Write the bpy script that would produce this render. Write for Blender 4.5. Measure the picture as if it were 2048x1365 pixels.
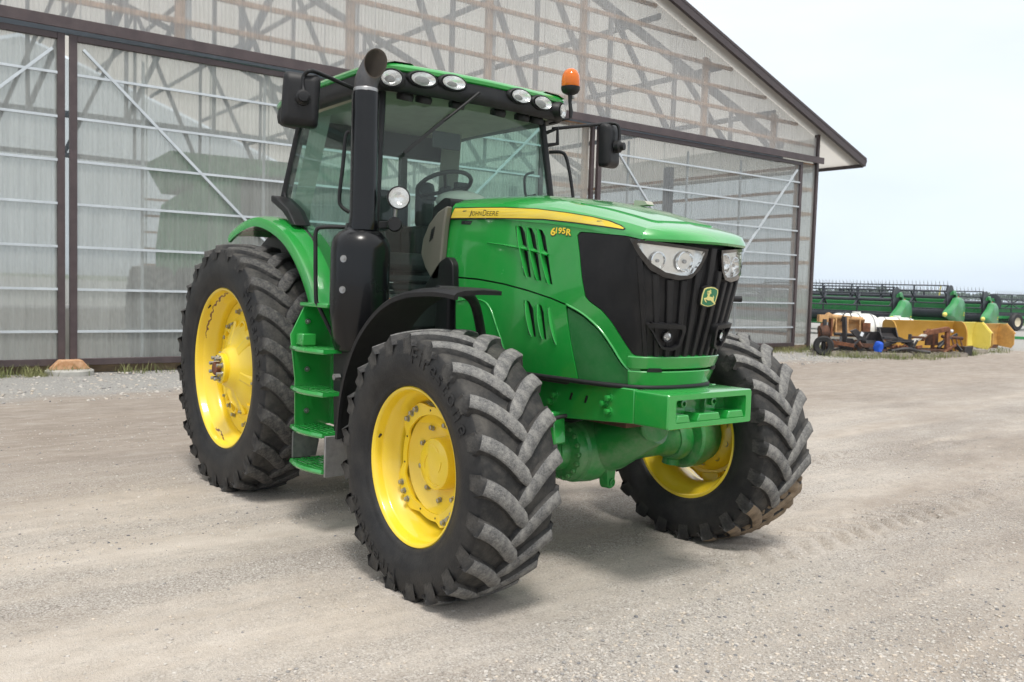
import bpy, bmesh, math, random
import numpy as np
from mathutils import Vector, Matrix
from mathutils.geometry import delaunay_2d_cdt

random.seed(7)
rng = np.random.default_rng(7)
for o in list(bpy.data.objects): bpy.data.objects.remove(o)
scene = bpy.context.scene
COL = scene.collection
PI = math.pi

# ---------------------------------------------------------------- camera
CAM_POS = np.array([6.7867, -3.6693, 1.6295])
YAW, PITCH, ROLL, FOCAL_PX = 2.4751, -0.0607, 0.0297, 1774.4
def cam_axes():
    f = np.array([math.cos(YAW)*math.cos(PITCH), math.sin(YAW)*math.cos(PITCH), math.sin(PITCH)])
    r = np.array([math.sin(YAW), -math.cos(YAW), 0.0]); u = np.cross(r, f)
    return math.cos(ROLL)*r+math.sin(ROLL)*u, -math.sin(ROLL)*r+math.cos(ROLL)*u, f
CR, CU, CF = cam_axes()
cd = bpy.data.cameras.new('camera'); cam = bpy.data.objects.new('camera', cd); COL.objects.link(cam)
cam.matrix_world = Matrix([[CR[i], CU[i], -CF[i], CAM_POS[i]] for i in range(3)]+[[0, 0, 0, 1]])
cd.sensor_width = 36; cd.lens = FOCAL_PX/2048*36; cd.clip_start = 0.1; cd.clip_end = 6000
cd.dof.use_dof = True; cd.dof.focus_distance = 5.6; cd.dof.aperture_fstop = 4.5
scene.camera = cam

# ---------------------------------------------------------------- sky, sun, exposure
SUN_EL, SUN_AZ = math.radians(64), math.radians(-28)      # azimuth of the sun measured from +X towards +Y
world = bpy.data.worlds.new('World'); scene.world = world; world.use_nodes = True
wn = world.node_tree.nodes; wl = world.node_tree.links; wn.clear()
sky = wn.new('ShaderNodeTexSky'); sky.sky_type = 'NISHITA'; sky.sun_disc = False
sky.sun_elevation = SUN_EL; sky.sun_rotation = PI/2-SUN_AZ; sky.air_density = 1.2; sky.dust_density = 3.0; sky.ozone_density = 1.0
smul = wn.new('ShaderNodeVectorMath'); smul.operation = 'SCALE'; smul.inputs['Scale'].default_value = 1.0
# thin high overcast: an even veil with faint cloud texture laid over the blue
tc = wn.new('ShaderNodeTexCoord'); mp = wn.new('ShaderNodeMapping'); mp.inputs['Scale'].default_value = (1, 1, 3.2)
nz = wn.new('ShaderNodeTexNoise'); nz.inputs['Scale'].default_value = 2.2; nz.inputs['Detail'].default_value = 5; nz.inputs['Roughness'].default_value = 0.5
rp = wn.new('ShaderNodeValToRGB'); rp.color_ramp.elements[0].position = 0.35; rp.color_ramp.elements[0].color = (0.78, 0.78, 0.78, 1)
rp.color_ramp.elements[1].position = 0.68; rp.color_ramp.elements[1].color = (0.99, 0.99, 0.99, 1)
sx = wn.new('ShaderNodeSeparateXYZ'); vr = wn.new('ShaderNodeValToRGB')       # overcast brightens evenly from horizon to zenith
for k_, (ps, c_) in enumerate([(0.0, (6.6, 7.5, 8.5)), (0.10, (7.0, 7.8, 8.6)), (0.30, (7.9, 8.3, 8.65)), (1.0, (10.8, 10.8, 10.7))]):
    e_ = vr.color_ramp.elements[k_] if k_ < 2 else vr.color_ramp.elements.new(ps); e_.position = ps; e_.color = (*[x/12 for x in c_], 1)
vs_ = wn.new('ShaderNodeVectorMath'); vs_.operation = 'SCALE'; vs_.inputs['Scale'].default_value = 12
wl.new(tc.outputs['Generated'], sx.inputs[0]); wl.new(sx.outputs['Z'], vr.inputs[0]); wl.new(vr.outputs[0], vs_.inputs[0])
mix = wn.new('ShaderNodeMix'); mix.data_type = 'RGBA'
bg = wn.new('ShaderNodeBackground'); bg.inputs['Strength'].default_value = 0.10
wo = wn.new('ShaderNodeOutputWorld')
wl.new(sky.outputs[0], smul.inputs[0]); wl.new(tc.outputs['Generated'], mp.inputs[0]); wl.new(mp.outputs[0], nz.inputs['Vector'])
wl.new(nz.outputs['Fac'], rp.inputs[0]); wl.new(rp.outputs[0], mix.inputs['Factor'])
wl.new(smul.outputs[0], mix.inputs['A']); wl.new(vs_.outputs[0], mix.inputs['B'])
wl.new(mix.outputs['Result'], bg.inputs['Color']); wl.new(bg.outputs[0], wo.inputs['Surface'])
sd = bpy.data.lights.new('sun', 'SUN'); sd.energy = 2.0; sd.angle = math.radians(13); sd.color = (1.0, 0.96, 0.9)
so = bpy.data.objects.new('sun', sd); COL.objects.link(so)
so.rotation_euler = (Vector((math.cos(SUN_EL)*math.cos(SUN_AZ), math.cos(SUN_EL)*math.sin(SUN_AZ), math.sin(SUN_EL)))).to_track_quat('Z', 'Y').to_euler()
vs = scene.view_settings; vs.view_transform = 'Standard'; vs.look = 'None'; vs.exposure = 0.48; vs.gamma = 1.0; vs.use_curve_mapping = False
scene.cycles.max_bounces = 7; scene.cycles.diffuse_bounces = 4; scene.cycles.glossy_bounces = 3; scene.cycles.transparent_max_bounces = 18; scene.cycles.transmission_bounces = 5
scene.cycles.caustics_reflective = False; scene.cycles.caustics_refractive = False

# ---------------------------------------------------------------- measuring: sight lines of the survey camera
def ray(u, v): return CR*(u-1024)/FOCAL_PX-CU*(v-682.5)/FOCAL_PX+CF
def atY(u, v, y): d = ray(u, v); return CAM_POS+d*(y-CAM_POS[1])/d[1]
def atX(u, v, x): d = ray(u, v); return CAM_POS+d*(x-CAM_POS[0])/d[0]
def atZ(u, v, z): d = ray(u, v); return CAM_POS+d*(z-CAM_POS[2])/d[2]

# ---------------------------------------------------------------- materials
MATS = {}
def nodes_of(m): return m.node_tree.nodes, m.node_tree.links
def mat(name, col, rough=0.5, metal=0.0, coat=0.0, var=0.0, vscale=6.0, bump=0.0, bscale=60.0, dust=0.0, dustcol=(0.36, 0.32, 0.27), dscale=3.0, spec=0.5, var2=None, rvar=0.12):
    m = bpy.data.materials.new(name); m.use_nodes = True; MATS[name] = m
    n, l = nodes_of(m); b = n['Principled BSDF']
    b.inputs['Base Color'].default_value = (*col, 1); b.inputs['Roughness'].default_value = rough; b.inputs['Metallic'].default_value = metal
    b.inputs['Coat Weight'].default_value = coat; b.inputs['Coat Roughness'].default_value = 0.045; b.inputs['Specular IOR Level'].default_value = spec
    t = n.new('ShaderNodeTexCoord'); src = t.outputs['Object']
    out = None
    if var > 0 or var2:
        z = n.new('ShaderNodeTexNoise'); z.inputs['Scale'].default_value = vscale; z.inputs['Detail'].default_value = 6; z.inputs['Roughness'].default_value = 0.62
        l.new(src, z.inputs['Vector'])
        r = n.new('ShaderNodeValToRGB'); r.color_ramp.elements[0].position = 0.32; r.color_ramp.elements[1].position = 0.70
        c0 = tuple(c*(1-var) for c in col); c1 = var2 if var2 else tuple(min(1, c*(1+var)) for c in col)
        r.color_ramp.elements[0].color = (*c0, 1); r.color_ramp.elements[1].color = (*c1, 1)
        l.new(z.outputs['Fac'], r.inputs[0]); out = r.outputs[0]
        mr = n.new('ShaderNodeMapRange'); mr.inputs['To Min'].default_value = max(0.02, rough-rvar); mr.inputs['To Max'].default_value = min(1, rough+rvar)
        l.new(z.outputs['Fac'], mr.inputs['Value']); l.new(mr.outputs[0], b.inputs['Roughness'])
    if dust > 0:
        z = n.new('ShaderNodeTexNoise'); z.inputs['Scale'].default_value = dscale; z.inputs['Detail'].default_value = 8; z.inputs['Roughness'].default_value = 0.7
        l.new(src, z.inputs['Vector'])
        mr = n.new('ShaderNodeMapRange'); mr.inputs['From Min'].default_value = 0.42; mr.inputs['From Max'].default_value = 0.72; mr.inputs['To Max'].default_value = dust
        l.new(z.outputs['Fac'], mr.inputs['Value']); fac = mr.outputs[0]
        x = n.new('ShaderNodeMix'); x.data_type = 'RGBA'; x.inputs['B'].default_value = (*dustcol, 1)
        if out: l.new(out, x.inputs['A'])
        else: x.inputs['A'].default_value = (*col, 1)
        l.new(fac, x.inputs['Factor']); out = x.outputs['Result']
        cm = n.new('ShaderNodeMath'); cm.operation = 'MULTIPLY_ADD'; cm.inputs[1].default_value = -coat; cm.inputs[2].default_value = coat; cm.use_clamp = True
        l.new(fac, cm.inputs[0]); l.new(cm.outputs[0], b.inputs['Coat Weight'])
    if out: l.new(out, b.inputs['Base Color'])
    if bump > 0:
        z = n.new('ShaderNodeTexNoise'); z.inputs['Scale'].default_value = bscale; z.inputs['Detail'].default_value = 4
        l.new(src, z.inputs['Vector'])
        bp = n.new('ShaderNodeBump'); bp.inputs['Strength'].default_value = bump; bp.inputs['Distance'].default_value = 0.01
        l.new(z.outputs['Fac'], bp.inputs['Height']); l.new(bp.outputs[0], b.inputs['Normal'])
    return m
def schlick(n, l, f0, top=1.0):
    lw = n.new('ShaderNodeLayerWeight'); lw.inputs['Blend'].default_value = 0.5
    pw = n.new('ShaderNodeMath'); pw.operation = 'POWER'; pw.inputs[1].default_value = 5; l.new(lw.outputs['Facing'], pw.inputs[0])
    ma = n.new('ShaderNodeMath'); ma.operation = 'MULTIPLY_ADD'; ma.inputs[1].default_value = top-f0; ma.inputs[2].default_value = f0; l.new(pw.outputs[0], ma.inputs[0]); return ma.outputs[0]
def glass(name, tint, refl=1.45, rough=0.02, haze=0.0, hazecol=(0.6, 0.7, 0.68)):
    m = bpy.data.materials.new(name); m.use_nodes = True; MATS[name] = m
    n, l = nodes_of(m); n.clear()
    o = n.new('ShaderNodeOutputMaterial'); t = n.new('ShaderNodeBsdfTransparent'); t.inputs[0].default_value = (*tint, 1)
    g = n.new('ShaderNodeBsdfGlossy'); g.inputs['Roughness'].default_value = rough
    x = n.new('ShaderNodeMixShader'); l.new(schlick(n, l, ((refl-1)/(refl+1))**2), x.inputs[0])
    base = t.outputs[0]
    if haze > 0:
        d = n.new('ShaderNodeBsdfDiffuse'); d.inputs[0].default_value = (*hazecol, 1)
        y = n.new('ShaderNodeMixShader'); y.inputs[0].default_value = haze
        l.new(base, y.inputs[1]); l.new(d.outputs[0], y.inputs[2]); base = y.outputs[0]
    l.new(base, x.inputs[1]); l.new(g.outputs[0], x.inputs[2]); l.new(x.outputs[0], o.inputs['Surface'])
    return m
mat('green_paint', (0.013, 0.295, 0.042), 0.26, coat=1.0, var=0.06, vscale=2.0, rvar=0.05, dust=0.07, dscale=2.5)
mat('green_dusty', (0.011, 0.23, 0.037), 0.42, coat=0.3, var=0.10, vscale=3.0, dust=0.40, dscale=5.0)
mat('green_mesh', (0.012, 0.15, 0.03), 0.5, coat=0.1, var=0.08, vscale=4, dust=0.22, dustcol=(0.16, 0.26, 0.16), dscale=5, bump=0.25, bscale=350)
mat('green_far', (0.015, 0.21, 0.05), 0.4, coat=0.2, var=0.10, vscale=2, dust=0.35, dscale=2.5, dustcol=(0.12, 0.28, 0.14))
mat('green_old', (0.012, 0.25, 0.07), 0.6, var=0.2, vscale=2)
mat('yellow_paint', (0.83, 0.60, 0.022), 0.30, coat=0.7, var=0.04, vscale=3.0, rvar=0.06, dust=0.10, dscale=6, dustcol=(0.5, 0.4, 0.2))
mat('yellow_decal', (0.86, 0.63, 0.04), 0.4, coat=0.3)
mat('yellow_pale', (0.72, 0.66, 0.25), 0.4)
mat('decal_black', (0.012, 0.013, 0.014), 0.4)
mat('black_paint', (0.0042, 0.0045, 0.0055), 0.24, coat=0.12, var=0.15, vscale=5, spec=0.3, dust=0.02, dscale=4, dustcol=(0.08, 0.075, 0.07))
mat('black_plastic', (0.0075, 0.0078, 0.009), 0.50, var=0.2, vscale=6, dust=0.10, dscale=9, dustcol=(0.09, 0.082, 0.075), bump=0.08, bscale=500, spec=0.35)
mat('black_gloss', (0.006, 0.006, 0.007), 0.08, coat=0.8)
mat('grey_metal', (0.33, 0.33, 0.33), 0.42, metal=0.8, var=0.15, vscale=20)
mat('bolt_metal', (0.42, 0.42, 0.40), 0.38, metal=0.85, var=0.2, vscale=40)
mat('rubber', (0.011, 0.0115, 0.013), 0.58, var=0.2, vscale=5, dust=0.34, dscale=4.0, dustcol=(0.085, 0.078, 0.068), bump=0.2, bscale=90, spec=0.4)
mat('rubber_tread', (0.022, 0.022, 0.022), 0.7, var=0.3, vscale=9, dust=0.75, dscale=7, dustcol=(0.10, 0.092, 0.08), bump=0.4, bscale=60, spec=0.35)
mat('rubber_worn', (0.125, 0.124, 0.122), 0.88, var=0.45, vscale=120, dust=0.85, dscale=22, dustcol=(0.33, 0.32, 0.295), bump=0.7, bscale=150, spec=0.3)
mat('rubber_side', (0.02, 0.02, 0.021), 0.65, var=0.3, vscale=14, dust=0.8, dscale=12, dustcol=(0.085, 0.08, 0.072), bump=0.4, bscale=90, spec=0.35)
mat('rubber_worn_dark', (0.055, 0.055, 0.056), 0.85, var=0.5, vscale=80, dust=0.8, dscale=30, dustcol=(0.17, 0.16, 0.145), bump=0.5, bscale=150, spec=0.3)
mat('rubber_mud', (0.20, 0.15, 0.10), 0.95, var=0.35, vscale=16, bump=0.8, bscale=40)
mat('chrome', (0.86, 0.87, 0.88), 0.07, metal=1.0)
mat('chrome_satin', (0.88, 0.87, 0.85), 0.30, metal=1.0)
mat('lamp_reflector', (0.93, 0.93, 0.92), 0.14, metal=1.0, bump=0.35, bscale=70)
mat('exhaust_steel', (0.075, 0.075, 0.078), 0.42, metal=0.6, var=0.4, vscale=9, dust=0.3, dscale=8, dustcol=(0.13, 0.10, 0.08))
mat('soot', (0.035, 0.027, 0.020), 0.9, var=0.4, vscale=8)
mat('rust', (0.17, 0.065, 0.03), 0.85, var=0.5, vscale=9, bump=0.4, bscale=60)
mat('rust_dark', (0.055, 0.03, 0.022), 0.85, var=0.5, vscale=6, var2=(0.16, 0.07, 0.04), bump=0.4, bscale=50)
mat('headliner', (0.40, 0.39, 0.33), 0.9, var=0.08, vscale=8)
mat('cab_trim', (0.33, 0.33, 0.29), 0.7, var=0.06, vscale=8)
mat('cab_dark', (0.03, 0.032, 0.031), 0.6, var=0.1)
mat('orange_plastic', (0.75, 0.20, 0.02), 0.4)
mat('gasket', (0.008, 0.008, 0.009), 0.6)
glass('cab_glass', (0.76, 0.89, 0.845), 1.5, haze=0.012, hazecol=(0.55, 0.72, 0.66))
glass('lens_glass', (0.97, 0.98, 0.98), 1.45, haze=0.26, hazecol=(0.9, 0.9, 0.9))
glass('clear_lens', (0.97, 0.98, 0.98), 1.45, haze=0.05, hazecol=(0.9, 0.9, 0.9))
def orange_glass():
    m = bpy.data.materials.new('beacon_orange'); m.use_nodes = True; MATS['beacon_orange'] = m
    b = m.node_tree.nodes['Principled BSDF']; b.inputs['Base Color'].default_value = (1.0, 0.22, 0.01, 1); b.inputs['Roughness'].default_value = 0.08
    b.inputs['Transmission Weight'].default_value = 0.45; b.inputs['IOR'].default_value = 1.3; b.inputs['Coat Weight'].default_value = 0.5
orange_glass()

# ---------------------------------------------------------------- mesh helpers
def V(*a): return np.array(a, float)
def unit(a): a = np.asarray(a, float); return a/(np.linalg.norm(a)+1e-12)
class MB:
    def __init__(s): s.v = []; s.f = []; s.m = []
    def add(s, vs, fs, mi=0):
        k = len(s.v); s.v += [tuple(map(float, p)) for p in vs]; s.f += [tuple(i+k for i in f) for f in fs]
        s.m += [mi]*len(fs) if isinstance(mi, int) else list(mi); return s
    def box(s, c, size, rz=0.0, R=None, mi=0):
        a, b, d = [x/2 for x in size]
        P = np.array([(x, y, z) for x in (-a, a) for y in (-b, b) for z in (-d, d)])
        if rz: R = np.array([[math.cos(rz), -math.sin(rz), 0], [math.sin(rz), math.cos(rz), 0], [0, 0, 1]])
        if R is not None: P = P@np.asarray(R).T
        return s.add(P+np.asarray(c, float), [(0, 1, 3, 2), (4, 6, 7, 5), (0, 4, 5, 1), (2, 3, 7, 6), (0, 2, 6, 4), (1, 5, 7, 3)], mi)
    def beam(s, p, q, w, h, up=(0, 0, 1), mi=0):
        p = np.asarray(p, float); q = np.asarray(q, float); d = q-p; L = np.linalg.norm(d); x = d/L
        y = np.cross(up, x)
        if np.linalg.norm(y) < 1e-4: y = np.cross((1, 0, 0), x)
        y = unit(y); z = np.cross(x, y)
        return s.box((p+q)/2, (L, w, h), R=np.stack([x, y, z], 1), mi=mi)
    def cyl(s, p, q, r0, r1=None, n=16, caps=True, mi=0):
        return s.tube([p, q], [r0, r0 if r1 is None else r1], n, caps, mi)
    def tube(s, path, r, n=8, caps=True, mi=0, closed=False):
        P = np.array([np.asarray(p, float) for p in path]); m = len(P); rr = [r]*m if np.isscalar(r) else list(r)
        T = []
        for i in range(m):
            a = P[(i-1) % m] if closed else P[max(i-1, 0)]; b = P[(i+1) % m] if closed else P[min(i+1, m-1)]
            d = b-a
            T.append(unit(d) if np.linalg.norm(d) > 1e-9 else (T[-1] if T else V(0, 0, 1)))
        ref = V(0, 0, 1) if abs(T[0][2]) < 0.9 else V(1, 0, 0)
        x = unit(np.cross(ref, T[0])); vs = []
        for i in range(m):
            x = unit(x-T[i]*np.dot(x, T[i])); y = np.cross(T[i], x)
            vs += [P[i]+rr[i]*(math.cos(2*PI*k/n)*x+math.sin(2*PI*k/n)*y) for k in range(n)]
        fs = [(i*n+k, i*n+(k+1) % n, (i+1)*n+(k+1) % n, (i+1)*n+k) for i in range(m-1) for k in range(n)]
        if closed: fs += [((m-1)*n+k, (m-1)*n+(k+1) % n, (k+1) % n, k) for k in range(n)]
        elif caps: fs += [tuple(range(n-1, -1, -1)), tuple((m-1)*n+k for k in range(n))]
        return s.add(vs, fs, mi)
    def lathe(s, prof, o=(0, 0, 0), axis=(0, 0, 1), n=32, mi=0, a0=0.0, a1=2*PI, mis=None):
        # prof: list of (radius, height along axis)
        ax = unit(axis); ref = V(1, 0, 0) if abs(ax[0]) < 0.9 else V(0, 0, 1)
        x = unit(ref-ax*np.dot(ref, ax)); y = np.cross(ax, x); o = np.asarray(o, float); full = abs(a1-a0-2*PI) < 1e-6
        cols = n if full else n+1; vs = []
        for r, h in prof:
            for k in range(cols):
                a = a0+(a1-a0)*k/n; vs.append(o+ax*h+r*(math.cos(a)*x+math.sin(a)*y))
        fs = []; mm = []
        for i in range(len(prof)-1):
            for k in range(n):
                k2 = (k+1) % cols
                fs.append((i*cols+k, i*cols+k2, (i+1)*cols+k2, (i+1)*cols+k)); mm.append(mis[i] if mis else mi)
        return s.add(vs, fs, mm)
    def prism(s, poly, fn, d, mi=0):
        # poly: 2D points; fn maps (a, b, depth) to 3D; d = (d0, d1)
        n = len(poly); vs = [fn(a, b, d[0]) for a, b in poly]+[fn(a, b, d[1]) for a, b in poly]
        return s.add(vs, [tuple(range(n)), tuple(range(2*n-1, n-1, -1))]+[(i, i+n, (i+1) % n+n, (i+1) % n) for i in range(n)], mi)
    def sphere(s, c, r, n=12, m=8, sc=(1, 1, 1), mi=0):
        vs = []; c = np.asarray(c, float)
        for i in range(m+1):
            t = PI*i/m
            for k in range(n): vs.append(c+r*V(math.sin(t)*math.cos(2*PI*k/n)*sc[0], math.sin(t)*math.sin(2*PI*k/n)*sc[1], math.cos(t)*sc[2]))
        return s.add(vs, [(i*n+k, (i+1)*n+k, (i+1)*n+(k+1) % n, i*n+(k+1) % n) for i in range(m) for k in range(n)], mi)
    def grid(s, pts, mi=0, close_u=False):
        # pts[i][j]
        a = len(pts); b = len(pts[0])
        return s.add([p for row in pts for p in row], [(i*b+j, i*b+j+1, ((i+1) % a)*b+j+1, ((i+1) % a)*b+j) for i in range(a if close_u else a-1) for j in range(b-1)], mi)
    def mesh(s, name, mats, smooth=40, fix=True):
        me = bpy.data.meshes.new(name); me.from_pydata(s.v, [], s.f)
        for m in (mats if isinstance(mats, (list, tuple)) else [mats]): me.materials.append(MATS[m] if isinstance(m, str) else m)
        if len(me.materials) > 1: me.polygons.foreach_set('material_index', np.array(s.m, dtype=np.int32))
        if fix:
            bm = bmesh.new(); bm.from_mesh(me); bmesh.ops.remove_doubles(bm, verts=bm.verts, dist=1e-5); bmesh.ops.recalc_face_normals(bm, faces=bm.faces); bm.to_mesh(me); bm.free()
        if smooth:
            me.polygons.foreach_set('use_smooth', np.ones(len(me.polygons), dtype=bool))
            me.set_sharp_from_angle(angle=math.radians(smooth))
        me.update(); return me
    def build(s, name, mats, parent=None, smooth=40, bevel=0.0, seg=2, fix=True):
        return link(name, s.mesh(name, mats, smooth, fix), parent, bevel, seg)
def link(name, me, parent=None, bevel=0.0, seg=2):
    o = bpy.data.objects.new(name, me); COL.objects.link(o); o.parent = parent
    if bevel:
        b = o.modifiers.new('edge', 'BEVEL'); b.width = bevel; b.segments = seg; b.limit_method = 'ANGLE'; b.angle_limit = math.radians(35); b.harden_normals = False
    return o
def empty(name, loc=(0, 0, 0), rz=0.0, parent=None):
    o = bpy.data.objects.new(name, None); COL.objects.link(o); o.location = loc; o.rotation_euler = (0, 0, rz); o.parent = parent; o.empty_display_size = 0.3; return o
def tag(o, label=None, cat=None, group=None, kind=None):
    if label: o['label'] = label
    if cat: o['category'] = cat
    if group: o['group'] = group
    if kind: o['kind'] = kind
    return o
def copy_tree(o, parent=None):
    c = o.copy(); COL.objects.link(c); c.parent = parent
    for ch in list(o.children): copy_tree(ch, c)
    return c
def arc(c, r, a0, a1, n, plane='xz', off=0.0):
    out = []
    for i in range(n+1):
        a = math.radians(a0+(a1-a0)*i/n); p, q = r*math.cos(a), r*math.sin(a)
        out.append(V(c[0]+p, off, c[1]+q) if plane == 'xz' else V(c[0]+p, c[1]+q, off))
    return out
def smooth_path(pts, n=6, closed=False):
    P = [np.asarray(p, float) for p in pts]; m = len(P); out = []
    for i in range(m if closed else m-1):
        if closed: a, b, c, d = P[(i-1) % m], P[i], P[(i+1) % m], P[(i+2) % m]
        else: a, b, c, d = P[max(i-1, 0)], P[i], P[i+1], P[min(i+2, m-1)]
        for k in range(n):
            t = k/n; out.append(0.5*((2*b)+(-a+c)*t+(2*a-5*b+4*c-d)*t*t+(-a+3*b-3*c+d)*t**3))
    if not closed: out.append(P[-1])
    return out
def round_poly(poly, r, n=4):
    out = []; m = len(poly)
    for i in range(m):
        a, b, c = [np.asarray(poly[j % m], float) for j in (i-1, i, i+1)]
        d1 = a-b; d2 = c-b; l1 = np.linalg.norm(d1); l2 = np.linalg.norm(d2); k = min(r, l1*0.45, l2*0.45)
        p = b+d1/l1*k; q = b+d2/l2*k
        for j in range(n+1):
            t = j/n; out.append(tuple((1-t)**2*p+2*t*(1-t)*b+t*t*q))
    return out

# ================================================================ GROUND
mat('field_green', (0.10, 0.14, 0.045), 0.95, var=0.35, vscale=0.2)
def vnoise(x, y, seed=0):
    def h(i, j): 
        n = np.sin(i*127.1+j*311.7+seed*74.7)*43758.5453; return n-np.floor(n)
    i = np.floor(x); j = np.floor(y); f = x-i; g = y-j; f = f*f*(3-2*f); g = g*g*(3-2*g)
    return (h(i, j)*(1-f)+h(i+1, j)*f)*(1-g)+(h(i, j+1)*(1-f)+h(i+1, j+1)*f)*g
def ground_h(x, y):
    x = np.asarray(x, float); y = np.asarray(y, float)
    near = np.clip(1.6-np.hypot(x-3, y)/22, 0, 1)
    r = 0.024*(vnoise(x*2.2+0.25*np.sin(y*0.5), y*0.22, 1)-0.5)+0.016*(vnoise(x*0.8, y*0.3, 2)-0.5)+0.010*(vnoise(x*5, y*3.2, 3)-0.5)
    lump = 0.018*(vnoise(x*11, y*9, 4)-0.5)*np.clip(vnoise(x*1.1, y*0.5, 6)*2-0.6, 0, 1)+0.004*(vnoise(x*26, y*24, 5)-0.5)
    tx = x-(3.35+0.06*np.sin(y*0.7)); inb = np.clip(1-np.abs(tx)/0.26, 0, 1)*np.clip((y-0.4)*2, 0, 1)*np.clip((5.5-y)*1.0, 0, 1)
    ch = np.abs(((y*1.0+np.abs(tx)*0.9)/0.21) % 1.0-0.5)*2; prints = -0.036*np.clip((ch-0.55)*6, 0, 1)*np.minimum(1, inb*3)*(0.35+0.9*vnoise(x*3, y*2, 8))
    tx2 = x-(1.9+0.05*np.sin(y*0.6+1)); inb2 = np.clip(1-np.abs(tx2)/0.26, 0, 1)*np.clip((y-1.6)*2, 0, 1)*np.clip((7.5-y)*1.0, 0, 1)
    ch2 = np.abs(((-y+np.abs(tx2)*0.9)/0.21) % 1.0-0.5)*2; prints = prints-0.030*np.clip((ch2-0.55)*6, 0, 1)*np.minimum(1, inb2*3)*(0.3+0.9*vnoise(x*3, y*2, 9))
    return near*(r+lump)+prints
def graded(a, b, lo, hi, step, g=1.22):
    xs = list(np.arange(a, b+1e-6, step)); s = step; x = a; L = []
    while x > lo: s *= g; x -= s; L.append(x)
    s = step; x = xs[-1]; Rr = []
    while x < hi: s *= g; x += s; Rr.append(x)
    return np.array(L[::-1]+xs+Rr)
def ground_mat():
    m = bpy.data.materials.new('gravel_ground'); m.use_nodes = True; MATS['gravel_ground'] = m
    n, l = nodes_of(m); b = n['Principled BSDF']; b.inputs['Roughness'].default_value = 0.95; b.inputs['Specular IOR Level'].default_value = 0.2
    tc = n.new('ShaderNodeTexCoord'); P = tc.outputs['Object']
    def noise(scale, detail, sc=(1, 1, 1), rough=0.6):
        mp = n.new('ShaderNodeMapping'); mp.inputs['Scale'].default_value = sc; l.new(P, mp.inputs[0])
        z = n.new('ShaderNodeTexNoise'); z.inputs['Scale'].default_value = scale; z.inputs['Detail'].default_value = detail; z.inputs['Roughness'].default_value = rough
        l.new(mp.outputs[0], z.inputs['Vector']); return z.outputs['Fac']
    def ramp(f, stops):
        r = n.new('ShaderNodeValToRGB'); e = r.color_ramp.elements
        while len(e) < len(stops): e.new(0.5)
        for k, (p, c) in enumerate(stops): e[k].position = p; e[k].color = (*c, 1)
        l.new(f, r.inputs[0]); return r.outputs[0]
    def mixc(f, a, c, t='MIX'):
        x = n.new('ShaderNodeMix'); x.data_type = 'RGBA'; x.blend_type = t
        if isinstance(f, float): x.inputs['Factor'].default_value = f
        else: l.new(f, x.inputs['Factor'])
        for k, s in (('A', a), ('B', c)):
            if isinstance(s, tuple): x.inputs[k].default_value = (*s, 1)
            else: l.new(s, x.inputs[k])
        return x.outputs['Result']
    def vor(scale, feat='F1'):
        mp = n.new('ShaderNodeMapping'); mp.inputs['Scale'].default_value = (1, 1, 0.02); l.new(P, mp.inputs[0])
        v = n.new('ShaderNodeTexVoronoi'); v.feature = feat; v.inputs['Scale'].default_value = scale; v.inputs['Randomness'].default_value = 1.0; l.new(mp.outputs[0], v.inputs['Vector']); return v
    def value(col):
        s = n.new('ShaderNodeSeparateColor'); l.new(col, s.inputs[0]); return s.outputs[0]
    stripes = noise(1.15, 6, (1, 0.10, 1), 0.66)           # wheel tracks run along the shed front
    blotch = noise(0.45, 6, (1, 0.5, 1), 0.6)
    v1, v2 = vor(92), vor(210)
    st = [(0.0, (0.24, 0.225, 0.21)), (0.15, (0.38, 0.345, 0.31)), (0.45, (0.49, 0.45, 0.405)), (0.8, (0.56, 0.525, 0.48)), (1.0, (0.68, 0.655, 0.62))]
    g1, g2 = ramp(value(v1.outputs['Color']), st), ramp(value(v2.outputs['Color']), st)
    pick = ramp(noise(22, 4, (1, 1, 1), 0.7), [(0.44, (0, 0, 0)), (0.56, (1, 1, 1))])
    grav = mixc(pick, g1, g2)
    gap = ramp(v1.outputs['Distance'], [(0.30, (1, 1, 1)), (0.75, (0.62, 0.60, 0.58))]); grav = mixc(0.8, grav, gap, 'MULTIPLY')
    sand0 = ramp(noise(4.0, 9, (1, 0.5, 1), 0.72), [(0.3, (0.45, 0.395, 0.335)), (0.7, (0.63, 0.572, 0.505))])
    grit = ramp(noise(210, 3, (1, 1, 1), 0.8), [(0.32, (0.55, 0.53, 0.51)), (0.45, (1, 1, 1)), (0.72, (1.2, 1.2, 1.2))]); sand = mixc(0.9, sand0, grit, 'MULTIPLY')
    m_ = n.new('ShaderNodeMath'); m_.operation = 'MULTIPLY_ADD'; m_.inputs[1].default_value = 0.34; l.new(noise(12, 6, (1, 0.6, 1), 0.75), m_.inputs[0]); l.new(stripes, m_.inputs[2])
    fac = ramp(m_.outputs[0], [(0.60, (0.04, 0.04, 0.04)), (0.80, (0.90, 0.90, 0.90))])
    base = mixc(fac, grav, sand)
    damp = ramp(blotch, [(0.36, (0.68, 0.65, 0.63)), (0.57, (1.0, 1.0, 1.0))])
    base = mixc(1.0, base, damp, 'MULTIPLY')
    # older browner hard-pack further from the tractor, pale limestone chips along the shed wall
    sx = n.new('ShaderNodeSeparateXYZ'); l.new(P, sx.inputs[0])
    wob = n.new('ShaderNodeMath'); wob.operation = 'MULTIPLY_ADD'; wob.inputs[1].default_value = 3.2; l.new(noise(0.5, 5), wob.inputs[0]); l.new(sx.outputs['X'], wob.inputs[2])
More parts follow.
